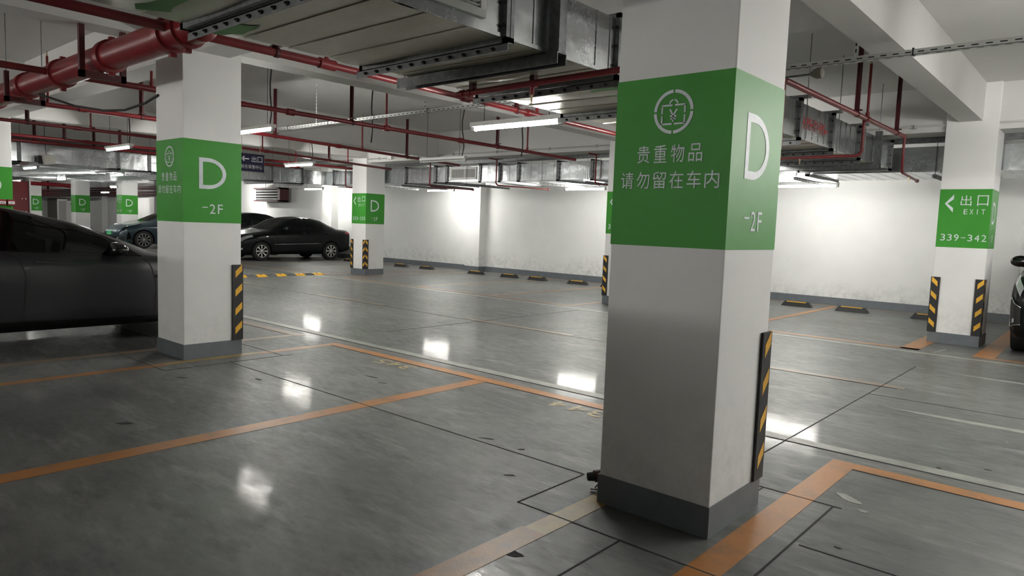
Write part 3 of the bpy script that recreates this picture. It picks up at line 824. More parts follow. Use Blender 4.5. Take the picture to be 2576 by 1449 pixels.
# --- duct along the far wall
D2 = thing('air_duct', 'long galvanised duct along the far wall with a white grille, above the wheel stops', 'air duct', (-8.0, 12.5, 2.6))
y0, y1, z0, z1 = 11.85, 13.35, 2.425, 2.79
XF = (-17.3, -16.25, -14.1, -12.98, -12.57, -11.45, -10.83, -10.26, -9.15, -8.28, -7.3, -6.2, -5.1, -4.0, -2.0, -0.9, 0.2, 1.3, 2.4)
MB().box(-18.0, 6.0, y0, y1, z0, z1).build('duct_casing', M['galv'], D2, bevel=.004)
mb = MB(); x = -17.9
while x < 3.2:
    mb.box(x, x+.010, y0-.005, y0, z0, z1); mb.box(x, x+.010, y0, y1, z0-.004, z0); x += 0.21
mb.box(-18, 6, y0-.009, y0, z0-.004, z0+.014)
mb.build('sheet_seam', M['galv'], D2)
for i, x in enumerate(XF):
    mb = MB(); flange_x(mb, x-.018, y0, y1, z0, z1, .034, .03); flange_x(mb, x+.018, y0, y1, z0, z1, .034, .03)
    fl = mb.build('flange', M['steel'], D2)
    if x > -17: bolts_row((x+.034, y0-.02, z0), (x+.034, y0-.02, z1), 4, fl, (1, 0, 0))
for i, x in enumerate((-17.0, -15.4, -14.2, -13.2, -11.9, -11.2, -9.6, -8.4, -7.0, -5.6, -4.2, -2.2, -0.9, 0.6)):
    mb = MB(); mb.box(x, x+.05, y0-.08, y1+.05, z0-.05, z0-.044); mb.box(x, x+.005, y0-.08, y1+.05, z0-.095, z0-.05)
    o = mb.build('support_angle', M['tray'] if i in (0, 1, 5, 6, 8) else M['steel'], D2)
    bolts_row((x+.005, y0, z0-.075), (x+.005, y1, z0-.075), 10, o, (1, 0, 0), .011, .006)
    hang(D2, x+.025, y0-.03, z0-.05)
def grille_y(parent, yy, xa, xb, za, zb):
    mb = MB(); fr = .05
    mb.box(xa, xb, yy-.022, yy, za, za+fr); mb.box(xa, xb, yy-.022, yy, zb-fr, zb); mb.box(xa, xa+fr, yy-.022, yy, za+fr, zb-fr); mb.box(xb-fr, xb, yy-.022, yy, za+fr, zb-fr)
    g = mb.build('grille', M['white_metal'], parent, bevel=.003)
    MB().box(xa+fr, xb-fr, yy-.004, yy, za+fr, zb-fr).build('dark_opening', M['slot'], g)
    mb = MB()
    for k in range(12):
        z = za+fr+(zb-za-2*fr)*(k+.5)/12; mb.box(xa+fr, xb-fr, yy-.018, yy-.008, z-.003, z+.003)
    mb.box((xa+xb)/2+.03, (xa+xb)/2+.06, yy-.019, yy-.006, za+fr, zb-fr)
    mb.build('louvre_slats', M['white_metal'], g)
    mb = MB(); k = xa+fr+.03
    while k < xb-fr: mb.box(k, k+.008, yy-.010, yy-.005, za+fr, zb-fr); k += .05
    mb.build('rear_vanes', M['white_metal'], g)
grille_y(D2, y0-.001, -12.45, -11.56, 2.47, 2.765)
# --- duct coming along the left bays
D3 = thing('air_duct', 'duct with square sheet panels seen between the two D pillars, behind the navy sign', 'air duct', (-18.7, 6.0, 2.6))
x0, x1, z0, z1 = -19.5, -18.03, 2.43, 2.825
MB().box(x0, x1, -3.0, 11.6, z0, z1).build('duct_casing', M['galv'], D3, bevel=.004)
mb = MB(); y = -2.6
while y < 11.4: mb.box(x1, x1+.008, y, y+.014, z0, z1); y += .47
mb.box(x1, x1+.01, -3, 11.6, z0-.004, z0+.014)
mb.build('sheet_seam', M['galv'], D3)
mb = MB()
# curved elbow into the wall duct
v = []; f = []; R_ = .55
for r in range(9):
    a0 = math.pi/2*r/8
    for z in (z0-.005, z1-.03): v.append((-18.03+R_-R_*math.cos(a0)+.02, 11.3+R_*math.sin(a0), z))
for r in range(8): f.append((2*r, 2*r+2, 2*r+3, 2*r+1))
mb.add(v, f); mb.build('elbow_sheet', M['galv'], D3, smooth=True)
for y in (0.7, 2.5, 4.38, 6.35, 7.05, 8.9, 10.3, 11.25):
    mb = MB(); flange_y(mb, y-.018, x0, x1, z0, z1, .034, .03); flange_y(mb, y+.018, x0, x1, z0, z1, .034, .03)
    mb.build('flange', M['steel'], D3)
    bolt_bar(y, x0-.1, x1+.05, z0-.036, D3); hang(D3, x1+.06, y, z1)
D4 = thing('air_duct', 'wide ribbed duct low over the roof of the dark grey car', 'air duct', (-24, 6.0, 2.5))
MB().box(-31.2, -20.6, -4.0, 10.4, 2.62, 2.90).build('duct_casing', M['galv'], D4, bevel=.004)
mb = MB(); x = -31.1
while x < -20.7: mb.box(x, x+.09, -4, 10.4, 2.585, 2.62); x += .62
mb.build('folded_ribs', M['galv'], D4)

# ================================================================== sprinkler pipes
ZP = 2.75
def sprinkler(parent, p, down=True):
    x, y, z = p; s = -1 if down else 1
    mb = MB()
    mb.lathe([(.010, 0), (.010, .02), (.006, .025), (.006, .05), (.003, .06), (.014, .061), (.014, .064)], (x, y, z), (0, 0, s), 8)
    return mb.build('sprinkler_head', M['brass'], parent)
def fitting(mb, p, axis, r, L=.07):
    a = Vector(axis)*L/2; p = Vector(p)
    mb.tube([p-a, p+a], r*1.28, 12)
def hanger(parent, x, y, z, top, r):
    mb = MB()
    mb.box(x-.022, x+.022, y-.005, y+.005, z+r, top)
    mb.box(x-.022, x-.016, y-.03, y+.03, z+r, top)
    mb.box(x-.05, x+.05, y-.035, y+.035, z+r+.012, z+r+.02)
    mb.lathe([(r+.006, -.016), (r+.006, .016)], (x, y, z), (0, 1, 0), 12)
    return mb.build('hanger_bracket', M['redd'], parent)
def branch(label, pts, radii, tees, hangers, ups=(), z=ZP, extra=None):
    """Sprinkler branch running roughly along Y: pts [(x, y)...], tees = y of fittings."""
    t = thing('sprinkler_pipe', label, 'pipe', (pts[0][0], pts[0][1], z), 'red sprinkler branch pipes')
    def X(y):
        return float(np.interp(y, [p[1] for p in pts], [p[0] for p in pts]))
    for i in range(len(pts)-1):
        a, b = pts[i], pts[i+1]
        MB().tube([(a[0], a[1], z), (b[0], b[1], z)], radii[i], 12).build('pipe_run', M['red'], t, smooth=True, auto=50)
    mb = MB()
    for y in tees: fitting(mb, (X(y), y, z), (0, 1, 0), radii[0], .10)
    if tees: mb.build('tee_fittings', M['red'], t, smooth=True, auto=50)
    for y in ups:
        m2 = MB(); m2.tube([(X(y), y, z), (X(y), y, Z_C-.16)], .015, 10)
        m2.lathe([(.022, 0), (.022, .05)], (X(y), y, z+radii[0]*.8), (0, 0, 1), 10)
        rs = m2.build('riser', M['red'], t, smooth=True, auto=50)
        sprinkler(rs, (X(y), y, Z_C-.16), False)
    for y in hangers: hanger(t, X(y), y, z, Z_C, radii[0])
    return t, X
B1, _ = branch('red pipe slanting across the picture from the big pipe collar, under the near duct edge',
            [(-5.34, -3.0), (-5.36, 3.54), (-5.62, 11.4)], [.036, .030], (3.60, 5.35, 6.45), (3.10, 6.22, 9.2), (3.58, 6.6, 9.6))
fitm = MB(); fitm.tube([(-5.36, 3.50, ZP), (-5.36, 3.66, ZP)], .046, 14); fitm.build('reducer', M['red'], B1, smooth=True, auto=50)
branch('red pipe right of the D pillar that crosses the slotted cable tray', [(-8.02, -3.0), (-8.12, 4.28), (-8.25, 11.2)], [.034, .030], (4.9, 6.46, 8.0), (5.86, 8.9), (3.2, 6.46, 9.7))
branch('third red pipe, passing just above the lamp at the end of the slotted tray', [(-10.55, -3.0), (-10.60, 5.4), (-11.6, 11.3)], [.030, .028], (3.3, 5.5, 7.6), (4.05, 6.2, 9.5), (2.9, 5.45, 8.2))
branch('fourth red pipe, just above the navy exit sign', [(-12.85, -3.0), (-13.2, 6.9), (-14.3, 11.5)], [.028, .028], (4.0, 7.5), (3.3, 6.4, 9.3), (4.2, 7.4, 9.9))
branch('bright red pipe along the top of the far duct between the two D pillars', [(-16.0, -2.0), (-15.62, 11.3)], [.028], (5.0, 8.0), (4.6, 5.6), (9.6,), z=2.78)
branch('dark red pipe next to the bright red one above the far duct', [(-17.0, -2.0), (-16.95, 10.5)], [.034], (4.4,), (4.4, 5.5), (), z=2.78)
BR, XR = branch('red pipe at the bag symbol pillar edge, sloping towards pillar 339-342', [(-2.34, 6.18), (-2.28, 10.30)], [.027], (8.63,), (8.25, 9.9), (8.63,))
# drops with low sprinklers
def drop(parent, p, z, run, heads):
    """Riser down from p to height z, then a horizontal run; heads: fractions along the run."""
    x, y, zt = p; dx, dy = run
    mb = MB(); mb.tube([(x, y, zt), (x, y, z+.05), (x+dx*.02, y+dy*.02, z+.012), (x+dx*.05, y+dy*.05, z), (x+dx, y+dy, z)], .017, 10)
    mb.lathe([(.027, 0), (.027, .05)], (x+dx, y+dy, z), (dx, dy, 0.001), 10)
    o = mb.build('drop_pipe', M['red'], parent, smooth=True, auto=50)
    for h in heads: sprinkler(o, (x+dx*h, y+dy*h, z-.012))
drop(BR, (-2.34, 6.18, ZP), 2.12, (-.5, 0), ())
drop(BR, (-2.335, 8.63, ZP), 2.345, (-1.1, 0), (.62,))
drop(BR, (-2.28, 10.30, ZP), 2.29, (-.12, 1.5), (.45,))
for nm, x, xb in (('dark drop pipe in front of the wall duct left of pillar 333-335', -16.62, (0, 1.2)), ('red drop pipe beside the wall duct grille, left of it', -13.1, (0.1, 1.4)),
                  ('red drop pipe in front of the wall duct right of the grille', -10.86, (0.3, 1.5)), ('red drop pipe at the half hidden pillar, in front of the wall duct', -8.14, (0, 1.2))):
    t = thing('sprinkler_drop', nm, 'pipe', (x, 11.74, 2.6), 'sprinkler drops in front of the wall duct')
    drop(t, (x, 11.76, 2.90), 2.34 if x < -16 else 2.32, xb, (.5,))
    MB().tube([(x, 11.76, 2.90), (x, 11.5, 2.90)], .017, 10).build('pipe_stub', M['red'], t)
# short pipe under the near duct
t = thing('sprinkler_pipe', 'red pipe hung crosswise below the near duct with one sprinkler', 'pipe', (-3.2, 3.76, 2.385), 'red sprinkler branch pipes')
MB().tube([(-3.92, 3.78, 2.385), (-2.36, 3.72, 2.385)], .022, 12).build('pipe_run', M['red'], t, smooth=True, auto=50)
mb = MB()
for x in (-3.88, -3.80, -3.18): mb.tube([(x, 3.776, 2.385), (x+.035, 3.776, 2.385)], .030, 12)
mb.tube([(-3.165, 3.76, 2.39), (-3.165, 3.76, 2.31)], .018, 10); mb.build('tee_fittings', M['red'], t, smooth=True, auto=50)
sprinkler(t, (-3.165, 3.76, 2.312))
for x in (-3.75, -3.16): MB().box(x-.02, x+.02, 3.75, 3.79, 2.40, 2.46).build('hanger_bracket', M['redd'], t)
MB().tube([(-2.36, 3.72, 2.385), (-2.32, 3.72, 2.42), (-2.32, 3.72, ZP), (-2.34, 6.18, ZP)], .022, 12).build('rising_end', M['red'], t, smooth=True, auto=50)

# big main
RB = .118; YM, ZM = 2.34, 2.75
t = thing('fire_main_pipe', 'thick red fire main with ribbed collars, upper left corner', 'pipe', (-8, YM, ZM))
MB().tube([(-17.6, YM, ZM), (-5.15, YM, ZM)], RB, 28).build('main_pipe', M['red'], t, smooth=True, auto=50)
MB().lathe([(RB*1.02, 0), (RB*1.02, .10), (RB*.55, .16), (0, .165)], (-5.15, YM, ZM), (1, 0, 0), 28).build('end_cap', M['red'], t, smooth=True, auto=40)
def collar(x, two=True):
    mb = MB(); mb.lathe([(RB+.004, -.05), (RB+.022, -.045), (RB+.022, .045), (RB+.004, .05)], (x, YM, ZM), (1, 0, 0), 28)
    for s in (-1, 1): mb.box(x-.022, x+.022, YM-.015, YM+.03, ZM+s*(RB+.030)-.018, ZM+s*(RB+.030)+.018)
    return mb.build('grooved_collar', M['red'], t, smooth=True, auto=40)
for x in (-5.30, -5.55, -6.78, -8.08, -9.2, -10.6, -13.1): collar(x)
for x in (-6.98, -9.35, -12.3):
    top = 3.019 if x > -7.1 else ZM+RB+.03
    mb = MB(); yf, yb_ = YM-RB-.05, YM+RB+.05; s = .022
    mb.box(x-s, x+s, yf-s, yf+s, ZM-RB-.06, top); mb.box(x-s, x+s, yb_-s, yb_+s, ZM-RB-.06, top); mb.box(x-s, x+s, yf-s, yb_+s, ZM-RB-.06, ZM-RB-.004)
    mb.build('cradle_bracket', M['redd'], t)
    if x < -7.1:
        for y in (yf, yb_): MB().tube([(x, y, top), (x, y, Z_C-.001)], .005, 6).build('hanger_rod', M['steel'], t)
tag(MB().tube([(-8.9, 2.36, 2.632), (-8.6, 2.60, 2.52), (-8.2, 2.75, 2.46), (-7.9, 2.85, 2.455), (-7.5, 2.90, 2.50), (-7.25, 2.925, 2.56)], .012, 8).build('sagging_cable', M['cable'], None),
    'black cable sagging below the thick red fire main left of the D pillar', 'cable')

# ================================================================== slotted cable trays, conduits
def tray(label, xa, xb, y, z, hang_x):
    t = thing('cable_tray', label, 'cable tray', ((xa+xb)/2, y, z))
    mb = MB(); mb.box(xa, xb, y-.025, y-.022, z-.012, z+.03); mb.box(xa, xb, y-.025, y+.03, z-.012, z-.009); mb.box(xa, xb, y+.027, y+.03, z-.012, z+.03)
    mb.build('channel', M['tray'], t)
    mb = MB(); x = xa+.03
    while x < xb-.08: mb.box(x, x+.045, y-.0258, y-.0245, z+.004, z+.013); mb.box(x+.03, x+.075, y-.004, y+.006, z-.0128, z-.0085); x += .09
    mb.build('slot_pattern', M['slot'], t)
    MB().tube([(xa, y-.005, z+.02), (xb, y-.005, z+.02)], .016, 8).build('cable_run', M['cream'], t, smooth=True)
    mb = MB(); x = xa+.6
    while x < xb: mb.box(x, x+.012, y-.028, y+.033, z-.015, z+.042); x += 1.15
    mb.build('cable_ties', M['cable'], t)
    for x in hang_x:
        mb = MB(); mb.box(x-.012, x+.012, y-.024, y-.021, z, Z_C)
        h = mb.build('hanger_strip', M['tray'], t)
        mb = MB(); k = z+.06
        while k < Z_C-.04: mb.box(x-.005, x+.005, y-.0255, y-.0235, k, k+.03); k += .055
        mb.build('slot_pattern', M['slot'], h)
    return t
tray('pale slotted cable tray crossing the picture above the lane', -11.2, 7.0, 6.36, 2.885, (-9.76, -7.19, -4.4, -1.82, .5, 3))
t = thing('conduit', 'thin grey conduit clipped along the beam over the numbered pillars', 'conduit', (-8, 11.18, 2.99))
MB().tube([(-19.5, 11.19, 2.99), (6.0, 11.19, 2.995)], .013, 8).build('tube', M['conduit'], t, smooth=True)
for x in (-17.5, -16.2, -14.4, -12.9, -11.7, -10.35, -8.9, -7.75, -5, -3.3, -2.35, -1.83, -.6): MB().box(x-.015, x+.015, 11.168, 11.219, 2.965, 3.018).build('clip', M['conduit'], t)
b = MB().box(-14.02, -13.86, 11.14, 11.215, 2.95, 3.06).build('junction_box', M['white_metal'], t, bevel=.006)
t = thing('cable_trunking', 'dark grey trunking running along above the wall duct', 'trunking', (-8, 11.8, 2.88))
MB().box(-14.8, 5.0, 11.765, 11.805, 2.835, 2.93).build('trunk', M['steel'], t)
for x in (-14.0, -12.2, -10.4, -8.6, -5.6, -3.4, -.9): MB().box(x-.02, x+.02, 11.77, 11.80, 2.93, Z_C).build('hanger_strut', M['redd'], t)
# detector arm by the bag symbol pillar
t = thing('smoke_sensor', 'small lamp head on a thin horizontal arm by the top of the big pillar', 'sensor', (-2.0, 6.0, 2.75))
MB().tube([(-2.9, 6.0, 2.72), (-2.05, 6.0, 2.735)], .008, 8).build('arm', M['steel'], t)
MB().lathe([(.015, 0), (.03, .02), (.045, .05), (.045, .09), (.03, .10)], (-2.06, 6.0, 2.735), (1, 0, 0.02), 12).build('head', M['olive'], t, smooth=True, auto=40)
MB().tube([(-2.75, 6.0, 2.72), (-2.75, 6.0, Z_C)], .006, 6).build('rod', M['cable'], t)

# black feeder cables from the slab
for x, y, zt, lb in ((-8.42, 6.4, 2.55, 'black cable hanging beside the slotted tray near the D pillar'), (-8.0, 9.3, 2.62, 'black cable hanging straight down to the unlit lamp')):
    pts = [(x, y, Z_C-.002)]+[(x+.015*math.sin(k*1.7), y, Z_C-(Z_C-zt)*k/6) for k in range(1, 7)]
    tag(MB().tube(pts, .011, 7).build('feeder_cable', M['cable'], None, smooth=True), lb, 'cable')

# ================================================================== navy exit sign
t = thing('exit_sign_board', 'navy hanging sign with white arrow and Chinese lettering', 'sign', (-13.0, 6.99, 2.45))
ya, yb_, za, zb_ = 6.70, 7.265, 2.285, 2.635
MB().box(-13.03, -13.0, ya, yb_, za, zb_).build('panel', M['sign'], t, bevel=.003)
R, U = (0, 1, 0), (0, 0, 1); mb = MB(); xx = -12.998
spaced_text(mb, '出口', (xx, ya+.295, 2.475), R, U, .225, .11, .1)
spaced_text(mb, '前往销售中心', (xx, ya+.075, 2.345), R, U, .445, .075, .066)
o_ = (xx, 0, 0)
bar2(mb, o_, R, U, ya+.10, 2.53, ya+.245, 2.53, .024); bar2(mb, o_, R, U, ya+.09, 2.525, ya+.145, 2.575, .024); bar2(mb, o_, R, U, ya+.09, 2.535, ya+.145, 2.485, .024)
mb.build('lettering', M['signtext'], t)
mb = MB(); e = .006
mb.box(-13.031, -12.998, ya-.001, yb_+.001, zb_-e, zb_+.002); mb.box(-13.031, -12.998, ya-.001, yb_+.001, za-.002, za+e); mb.box(-13.031, -12.998, yb_-e, yb_+.002, za, zb_)
mb.build('rim', M['steel'], t)
for y in (6.8, 7.18): MB().tube([(-13.015, y, zb_), (-13.015, y, Z_C)], .004, 6).build('hanging_wire', M['brass'], t)

# ================================================================== far left fittings
t = thing('wifi_box', 'cream box hanging crooked in front of the far duct', 'box', (-17.8, 4.85, 2.49))
m_ = MB().box(-.02, .10, -.10, .10, -.11, .10).build('case', M['cream'], None, bevel=.008); m_.rotation_euler = (.16, 0, 0); m_.parent = t
m_ = MB().box(-.06, -.015, -.17, -.08, -.10, .07).build('bracket', M['cable'], None); m_.parent = t
MB().tube([(-17.8, 4.82, 2.58), (-17.82, 4.80, 2.9), (-17.8, 4.80, Z_C)], .006, 6).build('wire', M['cable'], t)
for i, (yy, lb) in enumerate(((3.335, 'red alarm box on the pillar at the picture edge, the one cut by the frame'), (3.465, 'red alarm box on the pillar at the picture edge, beside the tall red cabinet'))):
    t = thing('alarm_box', lb, 'alarm box', (-14.84, yy, 1.47), 'red boxes on the green band')
    MB().box(-14.866, -14.80, yy-.055, yy+.055, 1.45, 1.555).build('case', M['door_red'], t, bevel=.006)
    MB().box(-14.80, -14.797, yy-.045, yy+.045, 1.478, 1.52).build('label_plate', M['paper'], t)
    MB().box(-14.7965, -14.796, yy-.032, yy+.032, 1.493, 1.502).build('label_print', M['slot'], t)
t = thing('fire_cabinet', 'tall dark red cabinet behind the roof of the dark grey car', 'cabinet', (-29.9, 7.65, 0))
MB().box(-30.4, -29.9, 7.02, 7.53, 0.0, 2.38).build('cabinet_body', M['door_red'], t, bevel=.01)
mb = MB()
for y in (7.32, 7.43):
    for z in (1.30, 1.76): mb.lathe([(.02, 0), (.02, .02)], (-29.9, y, z), (1, 0, 0), 8)
mb.build('screw', M['paper'], t)
MB().box(-30.4, -29.88, 7.54, 7.59, 0, 2.42).build('white_frame_post', M['white_metal'], t)
t = thing('standpipe', 'thick vertical red standpipe with an elbow near a white board', 'pipe', (-37.3, 10.6, 0))
MB().tube([(-37.3, 11.22, 0), (-37.3, 11.22, 2.40)], .13, 18).build('riser', M['door_red'], t, smooth=True, auto=50)
MB().tube([(-37.3, 11.22, 2.40), (-37.3, 11.1, 2.54), (-37.3, 10.7, 2.56), (-37.3, 9.0, 2.56)], .09, 14).build('top_run', M['door_red'], t, smooth=True, auto=50)
MB().lathe([(.17, 0), (.17, .08)], (-37.3, 11.22, 1.66), (0, 0, 1), 18).build('flange_ring', M['redd'], t)
t = thing('notice_board', 'narrow white notice board beside the red standpipe', 'board', (-38.5, 10.4, 0))
MB().box(-38.9, -38.84, 10.95, 11.36, 0, 1.94).build('board', M['paper'], t)
MB().box(-38.838, -38.836, 11.0, 11.31, .7, 1.84).build('sheet', M['conduit'], t)
t = thing('shutter_panel', 'closed olive grey panel in the distant wall', 'panel', (-55, 15.4, 0))
MB().box(-57.0, -53.2, 15.44, 15.499, 0, 2.22).build('panel', M['olive'], t)
# pipe racks on the distant wall
def rack(label, x0, x1, y, zs, loc_w=.03):
    t = thing('pipe_rack', label, 'pipe rack', ((x0+x1)/2, y, zs[0]), 'distant red pipe racks')
    for z in zs: MB().tube([(x0, y, z), (x1, y, z)], loc_w, 8).build('pipe_run', M['redd'], t)
    for x in (x0, x1, (x0+x1)/2):
        MB().box(x-.04, x+.04, y-.05, y+.05, zs[0]-.06, Z_C).build('post', M['redd'], t)
rack('red pipe rack above the wall between two far D pillars', -47.5, -33.6, 14.8, (2.35, 2.48, 2.62, 2.75), .05)
rack('red pipes above the distant olive grey panel', -56.5, -46.5, 14.0, (2.30, 2.46, 2.62), .07)
t = thing('louvre_unit', 'dark red framed louvre hanging on the wall beneath the navy sign', 'louvre', (-25.5, 15.0, 2.4))
mb = MB(); xa, xb = -27.6, -25.55; y_ = 14.95
mb.box(xb-.16, xb, y_, y_+.4, 2.06, 2.62); mb.box(xa, xb, y_, y_+.4, 2.56, 2.62); mb.box(xa, xb, y_, y_+.4, 2.06, 2.11)
mb.build('frame', M['redd'], t)
MB().box(xa, xb-.16, y_+.1, y_+.14, 2.11, 2.56).build('dark_back', M['slot'], t)
mb = MB()
for k in range(4): mb.box(xa, xb-.16, y_+.03, y_+.09, 2.14+.11*k, 2.18+.11*k)
mb.build('louvre_slats', M['conduit'], t)
for x in (-26.9, -25.8): MB().tube([(x, 15.1, 2.62), (x, 15.1, Z_C)], .01, 6).build('hanging_rod', M['cable'], t)

# ================================================================== cars
def sm(u, xs, ys):
    """Monotone-ish smooth interpolation through (xs, ys)."""
    xs = np.array(xs, float); ys = np.array(ys, float)
    d = np.gradient(ys, xs)
    u = np.clip(u, xs[0], xs[-1]); i = np.clip(np.searchsorted(xs, u, side='right')-1, 0, len(xs)-2)
    h = xs[i+1]-xs[i]; t = (u-xs[i])/h
    sl = (ys[1:]-ys[:-1])/(xs[1:]-xs[:-1])
    dd = d.copy()
    for k in range(1, len(xs)-1):
        dd[k] = 0 if sl[k-1]*sl[k] <= 0 else math.copysign(min(abs(sl[k-1]), abs(sl[k]), abs(d[k])*1.0+1e-9)*1.0, sl[k])
    dd[0] = sl[0]; dd[-1] = sl[-1]
    return ((1+2*t)*(1-t)**2)*ys[i] + t*(1-t)**2*h*dd[i] + t*t*(3-2*t)*ys[i+1] + t*t*(t-1)*h*dd[i+1]

class Car:
    """Lofted car body; u runs from nose (0) to tail (L), local +X is forward, origin on the ground at mid length."""
    def __init__(s, name, label, P, paint, loc, rotz, group=None):
        s.P = P; s.L = P['L']; s.paint = paint
        s.root = thing(name, label, 'car', loc, group, rotz, local=True)
    squash = None
    def X(s, u):
        if s.squash and u < s.squash[0]: return s.L/2-s.squash[0]+(s.squash[0]-u)*s.squash[1]
        return s.L/2-u
    def section(s, u):
        P = s.P; f = lambda k: float(sm(u, *P[k]))
        zb, zs, zr, w, wt = f('zb'), f('zs'), f('zr'), f('w'), f('wt')
        h = zr-zs; d = zs-zb; k = min(1, max(0, (h-.12)/.15))
        wb_ = w*.93; wt_ = wt
        pts = [(0, zb), (.80*w, zb), (.95*w, zb+.03), (.985*w, zb+.16*d), (.995*w, zb+.42*d), (w, zb+.66*d), (.985*w, zs-.10*d), (wb_, zs)]
        a = (wb_+(wt_-wb_)*.45, zs+.5*h); b = (wt_+.02*k, zs+.86*h)
        pts += [a, b, (wt_*.86, zs+.955*h), (wt_*.5, zr-.012*k-.03*h*(1-k)), (0, zr)]
        return np.array(pts)
    def S(s, u, t, side, off=0.0):
        """Surface point; t in section index units 0..12."""
        def raw(u_, t_):
            p = s.section(u_); i = int(min(max(math.floor(t_), 0), len(p)-2)); q = t_-i
            p0, p1, p2, p3 = p[max(i-1, 0)], p[i], p[i+1], p[min(i+2, len(p)-1)]
            r = p1+(p2-p1)*q if i in (0, 6) else .5*((2*p1)+(p2-p0)*q+(2*p0-5*p1+4*p2-p3)*q*q+(3*p1-p0-3*p2+p3)*q**3)
            return Vector((s.X(u_), side*max(r[0], 0), r[1]))
        p = raw(u, t)
        if off:
            du = raw(min(u+.02, s.L), t)-raw(max(u-.02, 0), t); dt = raw(u, min(t+.05, 12))-raw(u, max(t-.05, 0))
            n = du.cross(dt)*(1 if side > 0 else -1)
            if n.length > 1e-9:
                n.normalize()
                if n.y*side < -0.2 or (abs(n.y) < .3 and n.z < -0.3 and t > 5): n = -n
                p = p+n*off
        return p
    def body(s, wheels, wr=.35):
        nu, tt = 96, [i*.5 for i in range(25)]
        us = [s.L*(.5-.5*math.cos(math.pi*i/nu))*.35+s.L*i/nu*.65 for i in range(nu+1)]
        mb = MB(); rows = []
        for u in us:
            row = [s.S(u, t, 1) for t in tt]; row += [s.S(u, t, -1) for t in reversed(tt[1:-1])]
            rows.append(row)
        n = len(rows[0]); v = [p for r in rows for p in r]; f = []
        for i in range(nu):
            for j in range(n): f.append((i*n+j, i*n+(j+1) % n, (i+1)*n+(j+1) % n, (i+1)*n+j))
        f.append(tuple(range(n))); f.append(tuple(range(nu*n+n-1, nu*n-1, -1)))
        mb.add(v, f)
        o = mb.build('body', s.paint, None, smooth=True, auto=38)
        # wheel wells
        o.data.materials.append(M['matt'])
        cut = MB(); W = s.P['w'][1]; wmax = max(W)
        for u in wheels:
            for sd in (-1, 1):
                cut.lathe([(wr+.055, 0), (wr+.055, .34)], (s.X(u), sd*(wmax-.27), wr-.005), (0, sd, 0), 40)
        c = cut.build('cut', M['matt'], None)
        bo = o.modifiers.new('b', 'BOOLEAN'); bo.object = c; bo.operation = 'DIFFERENCE'; bo.solver = 'EXACT'
        try: bo.material_mode = 'TRANSFER'
        except Exception: pass
        dg = bpy.context.evaluated_depsgraph_get()
        me = bpy.data.meshes.new_from_object(o.evaluated_get(dg)); old = o.data
        o.modifiers.clear(); o.data = me
        bpy.data.objects.remove(c); bpy.data.meshes.remove(old)
        o.parent = s.root; s.bodyo = o
        return o
    def patch(s, name, mat, quad, side, off=.006, nu=14, nt=8, parent=None, both=False, th=0):
        """Bilinear (u, t) quad laid on the surface: quad = 4 (u, t) corners in order."""
        for sd in ((1, -1) if both else (side,)):
            v = []; f = []
            A, B, C_, D = [Vector(q) for q in quad]
            for i in range(nu+1):
                for j in range(nt+1):
                    a, b = i/nu, j/nt
                    q = (A*(1-a)+B*a)*(1-b)+(D*(1-a)+C_*a)*b
                    v.append(s.S(q.x, q.y, sd, off))
            for i in range(nu):
                for j in range(nt):
                    k = i*(nt+1)+j; f.append((k, k+1, k+nt+2, k+nt+1))
            o = MB().add(v, f).build(name, mat, None, smooth=True); o.parent = parent or s.root
        return o
    def outline(s, name, mat, uts, side, off=.006, parent=None):
        """Polygonal (u, t) outline triangulated as a fan and refined on the surface."""
        bm = bmesh.new(); vs = [bm.verts.new((u, t, 0)) for u, t in uts]; bm.faces.new(vs)
        bmesh.ops.triangulate(bm, faces=bm.faces)
        for _ in range(3): bmesh.ops.subdivide_edges(bm, edges=bm.edges, cuts=1, use_grid_fill=True)
        v = [s.S(p.co.x, p.co.y, side, off) for p in bm.verts]; bm.verts.index_update()
        f = [tuple(q.index for q in fc.verts) for fc in bm.faces]; bm.free()
        o = MB().add(v, f).build(name, mat, None, smooth=True); o.parent = parent or s.root
        return o
    def seam(s, name, uts, side, mat, r=.004, off=.001, n=8, both=False):
        for sd in ((1, -1) if both else (side,)):
            pts = []
            for k in range(len(uts)-1):
                for q in range(n):
                    a = q/n; pts.append(s.S(uts[k][0]*(1-a)+uts[k+1][0]*a, uts[k][1]*(1-a)+uts[k+1][1]*a, sd, off))
            pts.append(s.S(*uts[-1], sd, off))
            o = MB().tube(pts, r, 5).build(name, mat, None, smooth=True); o.parent = s.bodyo
        return o
    def wheel(s, u, sd, r=.325, rim=.215, w=.2, spokes=8, style=0, dark=False):
        wm = max(s.P['w'][1]); yo = sd*(wm-.012); c = Vector((s.X(u), yo, r)); ax = (0, sd, 0)
        mb = MB(); mb.lathe([(rim, -w), (r-.03, -w), (r, -w+.03), (r, -.03), (r-.012, -.008), (rim+.03, .0), (rim, -.012)], c, ax, 40)
        t = mb.build('wheel', M['tyre'], None, smooth=True, auto=50); t.parent = s.root
        mb = MB(); mb.lathe([(rim+.002, -.012), (rim-.012, -.006), (rim-.02, -.02), (rim-.03, -.12), (.03, -.12)], c, ax, 40)
        q = mb.build('rim_barrel', M['matt'] if not dark else M['gloss'], None, smooth=True, auto=40); q.parent = t
        mb = MB(); mb.lathe([(.05, -.03), (.05, -.014), (.03, -.006), (0, -.006)], c, ax, 16)
        mb.lathe([(rim-.014, -.02), (rim-.014, -.006), (rim, -.006), (rim+.002, -.012)], c, ax, 40)
